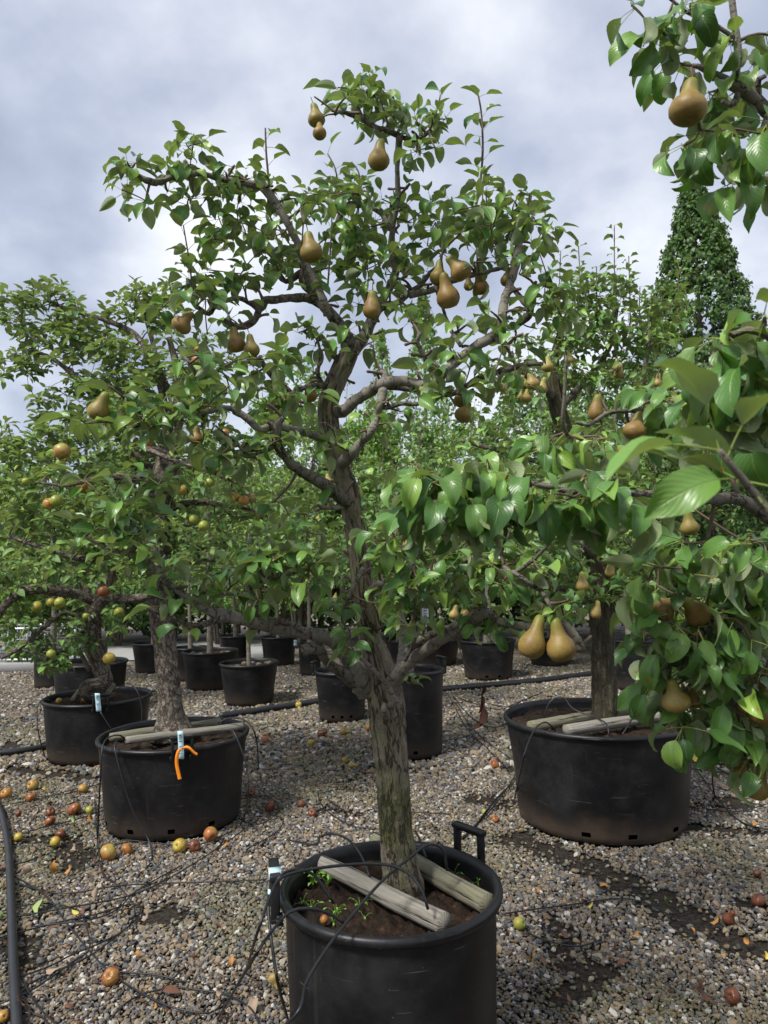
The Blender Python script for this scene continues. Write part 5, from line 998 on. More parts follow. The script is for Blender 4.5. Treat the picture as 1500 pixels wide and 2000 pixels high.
# ================================================================== COLUMNAR TREES, HEDGE, FAR SHRUBS
M['leaf_column'] = leaf_mat('hornbeam_leaf', [(0, (.030, .085, .022)), (.5, (.055, .130, .030)), (1, (.11, .20, .04))], (.12, .17, .07), .5, 0, .22)
def leaf_cloud(n, fn, L, style, inward):
    ls = []
    for _ in range(n):
        p, out = fn(); zz = (out.normalized() + Vector((random.gauss(0, .8), random.gauss(0, .8), random.gauss(.2, .8)))).normalized(); dn = Vector((random.gauss(0, .7), random.gauss(0, .7), -.6 + random.gauss(0, .5))); d = (dn - zz * dn.dot(zz)).normalized()
        ls.append((np.array(p), np.array(Matrix((d.cross(zz), d, zz)).transposed()), L * U(.7, 1.25), random.randrange(len(LV[style])), random.random()))
    return ls
def columnar(name, px, top_py, Y, wpx, label, n, lm='leaf_hedge', L=.085):
    top = P(px, top_py, Y); base = Vector((top.x, Y, 0)); hw = wpx / FPX * Y / 2; H = top.z
    root = empty(name, base, label, 'tree'); mb = MB(); mb.add(*tube(crom([(*base, .07), (base.x, base.y, H * .5, .045), (base.x, base.y, H * .97, .01)], .3), 8, .1, 9)); mb.obj('trunk', M['bark_dark'], root)
    cl = []
    for _ in range(int(H * 240)):
        f = U(0, 1) ** .85; z = .25 + (H - .3) * f; rr = hw * min(1, (1 - f) / .36 + .02) ** .85 * (.78 + .22 * min(1, f * 6)) * U(.5, 1.05) ** .5; a = U(0, 6.28); cl.append((Vector((base.x + rr * math.cos(a), base.y + rr * math.sin(a), z)), Vector((math.cos(a), math.sin(a), .5)), U(.06, .13) * (.5 + .5 * min(1, (1 - f) * 3))))
    def fn():
        c_, o_, w_ = random.choice(cl); v = Vector((random.gauss(0, 1), random.gauss(0, 1), random.gauss(0, 1.3))).normalized() * U(.2, 1); return c_ + v * w_ + Vector((0, 0, w_ * .4)), o_ + v * .8
    leaf_mass('crown', leaf_cloud(n, fn, L, 'hedge', 0), 'hedge', [M[lm], M['petiole']], root)
columnar('hornbeam_tree', 1352, 332, 10.0, 215, 'dense dark green columnar tree tapering to a point above the pears', 46000, 'leaf_column', .075)
columnar('poplar_tree', 826, 560, 15.0, 90, 'slim columnar tree glimpsed behind the old pear limbs', 4200, 'leaf_pear_far', .10)
columnar('poplar_tree', 745, 640, 18.0, 70, 'pale green narrow columnar tree far behind the forked leader', 3000, 'leaf_bright', .10)
def shrub(name, x, y, h, rx, label, n, lm, L, ry=None, cat='shrub', group=None, z0=0.0):
    root = empty(name, (x, y, 0), label, cat, group); ry = ry or rx
    mb = MB()
    for k in range(4):
        a = U(0, 6.28); mb.add(*tube(crom([(x + U(-.1, .1), y, 0, .03), (x + .3 * rx * math.cos(a), y + .3 * ry * math.sin(a), h * .45, .022), (x + .6 * rx * math.cos(a), y + .6 * ry * math.sin(a), h * .85, .008)], .3), 6))
    mb.obj('stems', M['twig_apple'], root)
    cl = []
    for _ in range(max(14, int(rx * h * 22))):
        v = Vector((random.gauss(0, 1), random.gauss(0, 1), random.gauss(0, 1))).normalized() * U(.3, 1) ** .4
        cl.append((Vector((x + v.x * rx * .9, y + v.y * ry * .9, h * .54 + v.z * h * .44)), U(.14, .34)))
    def fn():
        c, w = random.choice(cl); v = Vector((random.gauss(0, 1), random.gauss(0, 1), random.gauss(0, 1))).normalized(); p = c + v * w * U(.4, 1); p.z = max(.08, p.z)
        return p, (v + Vector((0, 0, .3)))
    leaf_mass('crown', leaf_cloud(n, fn, L, 'hedge', 0), 'hedge', [M[lm], M['petiole']], root)
def hedge(name, x0, x1, y, h, label, n, lm, L):
    root = empty(name, ((x0 + x1) / 2, y, 0), label, 'hedge')
    mb = MB(); k = x0 + .5
    while k < x1: mb.add(*tube(crom([(k, y, 0, .05), (k + U(-.1, .1), y, h * .5, .04), (k + U(-.2, .2), y, h * .95, .012)], .4), 6)); k += 1.1
    mb.obj('stems', M['bark_dark'], root)
    def fn():
        x = U(x0, x1); z = h * U(.02, 1) ** .8; hh = h * (.88 + .14 * noise.noise(Vector((x * .5, 0, 3))) + .10 * noise.noise(Vector((x * 1.9, 0, 5)))); z = z * hh / h; bul = .32 * noise.noise(Vector((x * 1.3, z * 1.3, 8)))
        return Vector((x, y - .7 + bul * 1.3 + U(-.06, 1.0) ** 2 * .9, z + U(-.05, .12))), Vector((random.gauss(0, .3), -1, .4))
    leaf_mass('foliage', leaf_cloud(n, fn, L, 'hedge', 0), 'hedge', [M[lm], M['petiole']], root)
hedge('hedge', -16, -5.2, 16.8, 3.6, 'dark hedge beyond the pavement at the left', 18000, 'leaf_hedge', .18)
hedge('hedge', -5.3, 5.5, 16.5, 4.0, 'long dark green hedge closing the view behind the rows', 26000, 'leaf_hedge', .15)
hedge('hedge', 5.7, 16, 15.5, 4.6, 'tall dark hedge closing the view behind the columnar tree', 18000, 'leaf_hedge', .16)
SH = [(-1.75, 13.8, 5.7, 1.1, 'leaf_bright', 'airy yellow green tree rising behind the rows, left of the leader'), (-.3, 14.3, 4.9, 1.0, 'leaf_bright', 'yellow green shrub behind the old trunk'), (1.4, 13.2, 4.8, 1.2, 'leaf_pear_far', 'rounded mid green tree behind the slim columnar tree'), (2.9, 12.4, 5.2, 1.3, 'leaf_pear_far', 'broad mid green tree behind the bunch of pears'), (4.4, 12.8, 5.2, 1.3, 'leaf_pear_far', 'bushy green tree at the foot of the columnar tree'), (-7.4, 13.6, 3.3, 1.0, 'leaf_bright', 'bright yellow green shrub at the far left edge'), (-5.4, 14.6, 4.2, 1.3, 'leaf_pear_far', 'round green tree behind the spreading apple tree'), (-3.4, 14.6, 4.2, 1.2, 'leaf_pear_far', 'green tree behind the ribboned apple tree'), (6.6, 11.4, 4.6, 1.2, 'leaf_pear_far', 'green tree partly hidden by the near leaves')]

for k in range(11):
    x = -7.5 + 1.5 * k + U(-.3, .3); SH.append((x, U(14.6, 15.6), U(3.2, 4.6), 1.15, random.choice(['leaf_pear_far', 'leaf_hedge', 'leaf_pear_far', 'leaf_bright']), ['leafy tree standing in front of the dark hedge', 'round leafy tree against the hedge'][0]))
for i_, (x, y, h, rx, lm, lab) in enumerate(SH): shrub('background_tree', x, y, h, rx, lab, 9000 if i_ < 9 else 7000, lm, .115, None, 'tree', None if i_ < 9 else 'leafy trees along the hedge')

# ================================================================== POLES, TAGS, RIBBON IN THE POTS
H0 = POTS['main'][2]
pole('wooden_pole', PZ(624, 1684, .568), PZ(868, 1804, .572), .027, .031, 'weathered grey pole lying in front of the old pear trunk', 'wood'); pole('wooden_pole', PZ(733, 1642, .572), PZ(952, 1766, .572), .028, .032, 'greenish grey pole lying behind the old pear trunk', 'wood_green')
pole('wooden_pole', PZ(1105, 1427, .615), PZ(1330, 1392, .625), .034, .030, 'pale front pole lying across the widest pot', 'wood'); pole('wooden_pole', PZ(1035, 1420, .585), PZ(1275, 1380, .605), .036, .036, 'mossy back pole lying across the widest pot', 'wood_green')
pole('wooden_pole', PZ(246, 1446, .545), PZ(474, 1418, .55), .026, .024, 'pinkish grey front pole in the ribboned pot', 'wood'); pole('wooden_pole', PZ(215, 1441, .515), PZ(430, 1410, .53), .030, .028, 'greenish back pole in the ribboned pot', 'wood_green')
pole('wooden_pole', PZ(143, 1368, .47), PZ(158, 1347, .53), .028, .024, 'short mossy pole end leaning left of the knotted foot', 'wood_green'); pole('wooden_pole', PZ(203, 1362, .47), PZ(221, 1338, .54), .03, .026, 'short mossy pole end leaning right of the knotted foot', 'wood_green')
def plant_tag(name, top, w, h, label, mat, facing=0.0, marks=True, bendx=0.0, thick=.0012, cat='plant tag'):
    root = empty(name, top, label, cat); rot = Matrix.Rotation(facing, 3, 'Z'); mb = MB(); n = 6; V = []; F = []
    for s in (0, 1):
        for i in range(n + 1):
            f = i / n
            for sx in (-1, 1): V.append(rot @ Vector((sx * w / 2 + bendx * f * f, (.012 * math.sin(f * 2.5)) + s * thick, -h * f)))
    m = 2 * (n + 1)
    for i in range(n):
        a = 2 * i; F.append((a, a + 2, a + 3, a + 1)); F.append((m + a, m + a + 1, m + a + 3, m + a + 2)); F.append((a, m + a, m + a + 2, a + 2)); F.append((a + 1, a + 3, m + a + 3, m + a + 1))
    F += [(0, 1, m + 1, m), (m - 2, 2 * m - 2, 2 * m - 1, m - 1)]
    mb.add(V, F); mb.obj('card', M[mat], root, False, (0, 0, 0))
    if marks:
        for i, (f0, f1, x0, x1) in enumerate([(.12, .16, -.3, .2), (.2, .23, -.3, .3), (.27, .30, -.3, .1), (.36, .39, -.3, .25)] + [(.55 + .05 * k, .565 + .05 * k + .01 * (k % 2), -.32, .32) for k in range(7)]):
            z0, z1 = -h * f0, -h * f1; y0 = .012 * math.sin(f0 * 2.5) - .001; b0 = bendx * f0 * f0; q = MB(); q.add([rot @ Vector((x0 * w + b0, y0, z0)), rot @ Vector((x1 * w + b0, y0, z0)), rot @ Vector((x1 * w + b0, y0, z1)), rot @ Vector((x0 * w + b0, y0, z1))], [(0, 3, 2, 1)]); q.obj('printed_line', M['print'], root, False, (0, 0, 0))
    return root
pA = P(352, 1428, POTS['appleA'][0].y - POTS['appleA'][1] - .04); plant_tag('plant_tag', pA, msize(11, pA), msize(54, pA), 'cyan plant tag with printed lines hanging on the ribboned pot', 'tag_blue', 0, True, .004)
pB = P(190, 1354, POTS['appleB'][0].y - POTS['appleB'][1] - .03); plant_tag('plant_tag', pB, msize(10, pB), msize(35, pB), 'cyan plant tag hanging on the knotted apple tree pot', 'tag_blue', 0, True, .01)
pM = P(832, 1148, Y0 + .25); plant_tag('plant_tag', pM, msize(13, pM), msize(62, pM), 'white plant label with grey print hanging inside the pear crown', 'label_white', .3, True, .0)
pC = P(577, 1250, POTS['s6'][0].y - .4); plant_tag('plant_tag', pC, .05, .09, 'small pale blue tag on the dark pot behind', 'tag_blue', .2, False)
# orange ribbon, tied through the handle
def strip(rows, w, wd, name, mat, parent=None):
    V, F = [], []; wd = Vector(wd)
    rows = crom([(*p, 0.01) for p in rows], .012)
    for r in rows: c_ = Vector(r[:3]); V += [c_ - wd * w / 2, c_ + wd * w / 2, c_ - wd * w / 2 + Vector((0, .0015, 0)), c_ + wd * w / 2 + Vector((0, .0015, 0))]
    for i in range(len(rows) - 1): a = 4 * i; F += [(a, a + 1, a + 5, a + 4), (a + 2, a + 6, a + 7, a + 3), (a, a + 4, a + 6, a + 2), (a + 1, a + 3, a + 7, a + 5)]
    mb = MB(); mb.add(V, F); return mb.obj(name, M[mat], parent)
yr = POTS['appleA'][0].y - POTS['appleA'][1] - .055; rr0 = empty('ribbon', P(355, 1462, yr), 'bright orange plastic ribbon tied to the tagged pot handle', 'ribbon')
strip([P(360, 1460, yr), P(351, 1463, yr - .01), P(346, 1475, yr - .012), P(345, 1492, yr - .006), P(348, 1508, yr - .004), P(351, 1522, yr - .004)], msize(7, rr0.location), (1, 0, .1), 'long_end', 'ribbon', rr0)
strip([P(356, 1462, yr), P(363, 1459, yr - .012), P(371, 1462, yr - .016), P(378, 1469, yr - .012), P(385, 1474, yr - .008)], msize(5, rr0.location), (.35, 0, 1), 'short_end', 'ribbon', rr0)
# blue tape on the main pot's left handle
ha = az(545, 1745, 'main'); hr = Matrix.Rotation(ha, 3, 'Z'); cm, rm_, Hm, _t = POTS['main']; hl = cm + Vector((0, 0, Hm)) + hr @ Vector((rm_ + .012, .028, .072)); root = empty('blue_tape', hl, 'pale blue printed tape wrapped round the main pot handle', 'tape')
for k, (dy, w_, tw) in enumerate(((0, .034, .0), (-.075, .02, .25))): mb = MB(); mb.box(hr @ Vector((0, dy, -.0 if k == 0 else -.09)), (.037, w_, .023), hr @ Matrix.Rotation(tw, 3, 'X')); mb.obj('band', M['tag_blue'], root, False, (0, 0, 0))
for k in range(3): mb = MB(); mb.box(hr @ Vector((.0188, -.009 + .009 * k, .0)), (.001, .004, .013), hr); mb.obj('printed_line', M['print'], root, False, (0, 0, 0))

# ================================================================== IRRIGATION PIPES AND TUBES
G = lambda px, py, z=.012: PZ(px, py, z)
hose('irrigation_pipe', [G(-30, 1540, .03), G(-3, 1575, .03), G(14, 1640, .03), G(20, 1720, .03), G(23, 1800, .03), G(27, 1900, .03), G(33, 2000, .03), G(38, 2080, .03)], .019, 'thick black pipe running along the gravel left edge', 'pipe', cat='pipe', sides=10)
hose('irrigation_pipe', [G(-20, 1472, .03), G(40, 1466, .03), G(105, 1455, .03)], .026, 'thick black pipe ending beside the knotted apple tree pot', 'pipe', cat='pipe', sides=10)
hose('irrigation_pipe', [G(430, 1398, .035), G(500, 1388, .035), G(570, 1377, .035), G(632, 1367, .035), G(720, 1352, .035), G(800, 1345, .035)], .034, 'thick black pipe lying left of the old pear trunk', 'pipe', cat='pipe', sides=10)
hose('irrigation_pipe', [G(860, 1346, .035), G(950, 1338, .035), G(1060, 1328, .035), G(1150, 1316, .035), G(1240, 1306, .035)], .036, 'thick black pipe lying right of the old pear trunk', 'pipe', cat='pipe', sides=10)
hose('irrigation_pipe', [G(1340, 1470, .03), G(1400, 1478, .03), G(1460, 1486, .03), G(1530, 1494, .03)], .022, 'black pipe behind the near hanging pears', 'pipe', cat='pipe', sides=10)
gt = 'thin black irrigation tubes trailing over the gravel'; lt = 'thin black irrigation tube trailing loosely over the gravel'
TUBES = [[(30, 1725), (120, 1745), (230, 1730), (330, 1725), (420, 1722), (520, 1718)], [(0, 1795), (120, 1775), (250, 1750), (330, 1715), (420, 1660), (505, 1600)], [(28, 1710), (90, 1750), (120, 1790), (160, 1840), (205, 1890), (260, 1930), (330, 1965), (410, 1978), (440, 1950)], [(200, 1895), (260, 1900), (310, 1905), (360, 1918)],
         [(60, 1810), (180, 1795), (230, 1775), (260, 1745), (300, 1720), (355, 1690)], [(0, 1830), (120, 1800), (190, 1785), (260, 1765), (270, 1790), (200, 1850), (150, 1880), (100, 1900), (40, 1930)], [(0, 1920), (90, 1890), (140, 1865), (200, 1840), (250, 1810), (262, 1770), (225, 1725), (200, 1705), (190, 1640), (185, 1560)],
         [(0, 1695), (60, 1680), (80, 1665), (60, 1652), (0, 1655)], [(20, 1570), (80, 1560), (150, 1540), (210, 1530)], [(0, 1560), (70, 1556), (140, 1548), (210, 1525)], [(90, 1570), (130, 1572), (152, 1562), (140, 1552)], [(180, 1660), (250, 1645), (330, 1630), (420, 1600), (470, 1570)], [(215, 1990), (260, 1950), (330, 1930), (400, 1935), (450, 1945), (490, 1970), (510, 2010)], [(0, 1960), (60, 1935), (140, 1880), (175, 1850), (160, 1790), (130, 1770), (70, 1765), (0, 1780)],
         [(30, 1975), (80, 1985), (100, 2010)], [(0, 1990), (40, 1955), (60, 1980), (30, 2020)], [(430, 1580), (500, 1610), (545, 1580), (520, 1555), (470, 1560)], [(480, 1660), (540, 1625), (552, 1600), (525, 1590)], [(620, 1545), (630, 1575), (680, 1610), (730, 1620)], [(625, 1550), (660, 1542), (720, 1545)], [(640, 1562), (690, 1590), (730, 1580), (790, 1585), (880, 1590)],
         [(900, 1640), (960, 1580), (1000, 1525), (1020, 1490)], [(980, 1785), (1050, 1775), (1130, 1765), (1210, 1755), (1265, 1765), (1330, 1800)], [(1005, 1785), (1030, 1820), (1080, 1840), (1130, 1848), (1175, 1835)], [(880, 1350), (900, 1390), (930, 1430), (980, 1470), (1010, 1490)], [(875, 1355), (910, 1420), (950, 1460), (990, 1500)], [(885, 1360), (920, 1400), (960, 1420), (1000, 1410)],
         [(875, 1375), (930, 1370), (990, 1380), (1030, 1365)], [(900, 1365), (970, 1385), (1010, 1372), (1060, 1352)], [(1340, 1480), (1400, 1500), (1460, 1530), (1530, 1545)], [(1345, 1500), (1420, 1510), (1500, 1520)], [(1340, 1470), (1380, 1530), (1440, 1600), (1520, 1625)], [(1360, 1520), (1430, 1545), (1500, 1540)], [(1380, 1580), (1440, 1585), (1500, 1570)], [(240, 1640), (380, 1650), (460, 1620)], [(0, 1645), (70, 1620), (150, 1600), (210, 1580)], [(300, 1960), (330, 1920), (360, 1890)], [(120, 2010), (70, 1960), (40, 1900), (30, 1850)]]
for k, t_ in enumerate(TUBES): hose('drip_tube', [G(x, y, .015 + .004 * ((k + i) % 3)) for i, (x, y) in enumerate(t_)], .0034 if min(y for x, y in t_) > 1500 else .005, lt, 'hose', gt)
ym = POTS['main'][0].y; rm = POTS['main'][1]; yf = ym - rm
DT = [('black drip tube arching from the ground across the front pole to the far soil', [G(420, 2060), P(560, 2000, 1.72), P(600, 1915, 1.82), P(640, 1850, 1.90), P(690, 1785, 2.02), P(745, 1722, 2.12), P(800, 1675, 2.2), P(830, 1652, 2.24), P(852, 1650, 2.26), P(868, 1665, 2.27), P(873, 1700, 2.28)]),
      ('black drip tube arching low across the front pole to the trunk foot', [G(480, 1900), P(500, 1830, 1.85), P(530, 1745, 1.95), P(545, 1718, 2.0), P(580, 1703, 2.03), P(650, 1692, 2.08), P(720, 1687, 2.12), P(770, 1692, 2.13), P(805, 1712, 2.12), P(825, 1742, 2.1), P(836, 1776, 2.09)]),
      ('black drip tube dropping into soil beside the green weeds', [P(540, 1722, 2.0), P(555, 1704, 2.02), P(585, 1698, 2.05), P(615, 1710, 2.06), P(633, 1735, 2.06), P(652, 1764, 2.06)]), ('black drip tube curling over the front left rim', [G(425, 1990), P(490, 1880, 1.75), P(530, 1820, 1.86), P(565, 1782, 1.93), P(600, 1774, 1.95), P(640, 1783, 1.98), P(675, 1805, 2.0)]),
      ('black drip tube curling over the back left rim', [G(560, 1640), P(612, 1650, 2.62), P(625, 1635, 2.55), P(650, 1628, 2.5), P(680, 1640, 2.48), P(702, 1665, 2.45), P(718, 1700, 2.38), P(722, 1712, 2.36)]), ('thin tube stub leaning against the trunk inside the pot', [P(812, 1625, 2.55), P(820, 1640, 2.5), P(832, 1675, 2.42)]),
      ('black drip tube hanging straight down from the left handle', [P(524, 1748, 2.0), P(525, 1790, 1.96), P(532, 1850, 1.9), P(545, 1930, 1.82), G(568, 2010)]), ('black drip tube running up the gravel to the right handle', [P(905, 1638, 2.62), P(935, 1605, 2.7), P(970, 1560, 2.85), G(1000, 1530)])]
for lab, p_ in DT: hose('drip_tube', p_, .0042, lab, 'hose', None, step=.02)
yr_ = POTS['right'][0].y - POTS['right'][1]; ya_ = POTS['appleA'][0].y - POTS['appleA'][1]; yb_ = POTS['appleB'][0].y - POTS['appleB'][1]
for lab, p_ in [('tube looping over the front left rim of the widest pot', [G(1005, 1560), P(1020, 1490, yr_ - .03), P(1032, 1450, yr_ + .02), P(1048, 1420, yr_ + .12), P(1068, 1411, yr_ + .2), P(1085, 1428, yr_ + .25)]), ('tube arching through the middle of the widest pot', [P(1062, 1402, yr_ + .5), P(1075, 1370, yr_ + .5), P(1100, 1362, yr_ + .5), P(1120, 1385, yr_ + .4), P(1165, 1402, yr_ + .3), P(1185, 1415, yr_ + .2), P(1189, 1436, yr_ + .15)]), ('tube hanging behind the right rim of the widest pot', [P(1340, 1400, yr_ + .6), P(1370, 1425, yr_ + .5), P(1390, 1480, yr_ + .4), G(1400, 1560), G(1480, 1620)]), ('tube leaning in the widest pot beside the trunk', [P(1216, 1434, yr_ + .1), P(1232, 1408, yr_ + .2), P(1246, 1388, yr_ + .3)]),
                ('tube looping over the left rim of the ribboned pot', [G(190, 1640), P(196, 1520, ya_ - .02), P(200, 1462, ya_ + .0), P(212, 1440, ya_ + .1), P(235, 1436, ya_ + .15), P(245, 1446, ya_ + .2)]), ('tube dropping down the front of the ribboned pot', [P(228, 1446, ya_ + .12), P(224, 1460, ya_ + .02), P(236, 1510, ya_ - .02), P(258, 1580, ya_ - .03), P(290, 1640, ya_ - .05), G(296, 1680), G(270, 1710)]), ('tube hanging over the right rim of the ribboned pot', [P(442, 1428, ya_ + .1), P(455, 1428, ya_ + .02), P(468, 1455, ya_ - .02), P(482, 1500, ya_ - .04), P(484, 1560, ya_ - .05), G(470, 1610), G(420, 1660)]), ('tube arching over the right back rim of the ribboned pot', [P(425, 1412, ya_ + .5), P(450, 1402, ya_ + .5), P(480, 1408, ya_ + .45), P(500, 1440, ya_ + .4), G(505, 1500)]),
                ('tube hanging off the left rim of the knotted tree pot', [P(100, 1368, yb_ + .3), P(80, 1368, yb_ + .25), P(72, 1390, yb_ + .2), P(75, 1430, yb_ + .1), G(88, 1480)]), ('tube hanging across the front of the knotted tree pot', [P(196, 1390, yb_ - .02), P(205, 1405, yb_ - .03), P(218, 1425, yb_ - .03)]), ('tube arching over the right rim of the knotted tree pot', [P(230, 1345, yb_ + .2), P(250, 1335, yb_ + .1), P(268, 1350, yb_ + .02), P(277, 1385, yb_ - .01), P(275, 1420, yb_ - .03)])]:
    hose('drip_tube', p_, .0048, 'thin black ' + lab, 'hose')

# ================================================================== FALLEN FRUIT, LEAVES, WEEDS
FF = [(212, 1668, 32, 'apple_red', 'large green and red apple lying before the ribboned pot'), (250, 1660, 24, 'apple_bruised', 'orange bruised apple beside the large green and red one'), (351, 1655, 27, 'apple_yellow', 'yellow apple at the foot of the ribboned pot'), (381, 1656, 23, 'fruit_rotten', 'dark rotten apple beside the yellow one'), (411, 1632, 27, 'apple_red', 'fresh green red apple touching the ribboned pot'), (64, 1536, 22, 'apple_red', 'red green apple above the tangle of tubes'), (12, 1553, 22, 'apple_orange', 'orange apple by the curved end of the thick pipe'), (60, 1558, 20, 'apple_bruised', 'red apple lying among the tubes'), (162, 1543, 18, 'apple_orange', 'orange apple by itself left of the ribboned pot'), (144, 1582, 26, 'apple_bruised', 'half rotten red apple next to a small green one'), (175, 1585, 16, 'apple_green', 'small green apple next to the half rotten red one'), (97, 1605, 20, 'apple_bruised', 'reddish bruised apple on mossy gravel'), (99, 1588, 18, 'fruit_rotten', 'dark shrivelled apple just behind the reddish bruised one'), (119, 1632, 20, 'fruit_rotten', 'dark rotten apple leaning on a yellow orange one'), (108, 1647, 20, 'apple_yellow', 'yellow orange apple leaning on a dark rotten one'), (36, 1638, 17, 'apple_yellow', 'yellow apple close to the thick left pipe'), (215, 1912, 34, 'apple_bruised', 'big orange rotting apple alone on open gravel'),
      (1015, 1808, 24, 'apple_green', 'yellow green apple right of the main pot'), (968, 1494, 19, 'apple_bruised', 'brown orange apple behind the main pot handle'), (520, 1446, 15, 'apple_bruised', 'small orange apple right of the ribboned pot'), (607, 1453, 14, 'apple_yellow', 'small yellow apple on bare gravel behind the pot'), (720, 1423, 13, 'apple_red', 'small red apple near the old trunk'), (583, 1378, 13, 'apple_yellow', 'yellow apple on the thick pipe'), (490, 1550, 18, 'fruit_rotten', 'dark rotten apple by the tubes right of the ribboned pot'), (526, 1577, 22, 'fruit_rotten', 'dark red rotten apple in a loop of tube'), (588, 1572, 14, 'fruit_rotten', 'small dark rotten apple behind the main pot'), (610, 1590, 18, 'fruit_rotten', 'shrivelled dark apple behind the main pot rim'), (6, 1990, 22, 'apple_orange', 'orange apple in the tangle at the near pipe'), (946, 1588, 10, 'apple_green', 'tiny green fruit behind the right handle'), (968, 1602, 15, 'apple_bruised', 'bruised greenish fruit behind the right handle'), (690, 1365, 12, 'apple_bruised', 'tiny orange apple beside a tapered pot'), (1480, 1760, 26, 'fruit_rotten', 'crumbled dark rotten fruit on the right gravel'), (1478, 1708, 16, 'fruit_rotten', 'small dark rotten fruit on the right gravel'), (1430, 1950, 30, 'fruit_rotten', 'flattened dark rotten fruit near the bare soil strip'), (35, 1590, 12, 'fruit_rotten', 'little black rotten apple beside the pipe')]
for px, py, w, mk, lab in FF:
    kind = 'rotten' if mk in ('fruit_rotten', 'apple_bruised') else 'apple'; p = PZ(px, py + w * .35, .0); wd = msize(w, p); p.z = wd * .36 + .008
    tag(fruit('fallen_apple', kind, mk, p, wd, None, (U(-1.2, 1.2), U(-1.2, 1.2))), lab, 'apple')
for px, py, w, mk, lab, tilt in [(1427, 1800, 24, 'fruit_rotten', 'brown rotten pear lying on the right gravel', (.3, .5)), (538, 1928, 22, 'pear_green', 'green brown pear lying left of the main pot', (2.6, .5)), (690, 1500, 13, 'pear_green', 'small green pear lying behind the trunk', (1.8, .3)), (676, 1487, 12, 'pear_green', 'tiny pale pear next to another behind the trunk', (.6, .3)), (675, 1434, 14, 'pear', 'russet pear on the gravel behind the trunk', (1.5, .2)), (631, 1437, 16, 'fruit_rotten', 'reddish rotten pear left of the trunk', (1.1, .5)), (1347, 1571, 10, 'pear_green', 'small green pear beside the widest pot', (2.2, .6))]:
    p = PZ(px, py + w * .3, 0); wd = msize(w, p); p.z = wd * .5 + .01; tag(fruit('fallen_pear', 'pear', mk, p, wd, None, tilt), lab, 'pear')
for px, py, w, key, lab, mk in ((115, 1369, 12, 'appleB', 'yellow apple inside the knotted tree pot at its left rim', 'apple_yellow'), (163, 1368, 12, 'appleB', 'orange apple inside the knotted tree pot beside the foot', 'apple_orange'), (633, 1796, 17, 'main', 'brown apple half sunk in the main pot soil', 'apple_bruised')):
    p = PZ(px, py, POTS[key][2] - .045); tag(fruit('fallen_apple', 'apple', mk, p, msize(w, p), None, (U(-1, 1), .4)), lab, 'apple')
DL = variants(5, 5, 4, 'pear', 77)
DLM = {}
def dry_leaf(px, py, Lpx, mk, z=None):
    k = (random.randrange(5), mk)
    if k not in DLM: t = DL[k[0]]; o = build('x', t['V'], t['F'], [M[mk], M['stalk']], t['UV'], t['M']); DLM[k] = o.data; o.data.name = 'dry_leaf'; bpy.data.objects.remove(o)
    o = bpy.data.objects.new('fallen_leaf', DLM[k]); col.objects.link(o); p = PZ(px, py, .018 if z is None else z); L = msize(Lpx, p) * .72; a = U(0, 6.28)
    m = orient((math.cos(a), math.sin(a), U(.0, .3)), U(-.5, .5) + (math.pi if random.random() < .4 else 0)); o.matrix_basis = Matrix.Translation(p + Vector((0, 0, .008))) @ (m * L).to_4x4()
    nm = {'dry_brown': 'brown curled dry leaf', 'dry_pale': 'pale tan dry leaf', 'dry_yellow': 'yellow fallen leaf', 'dry_orange': 'orange brown fallen leaf', 'dry_green': 'light green fallen leaf'}[mk]
    tag(o, nm + ' scattered on the gravel', 'leaf', nm.replace('leaf', 'leaves') + ' on the gravel')
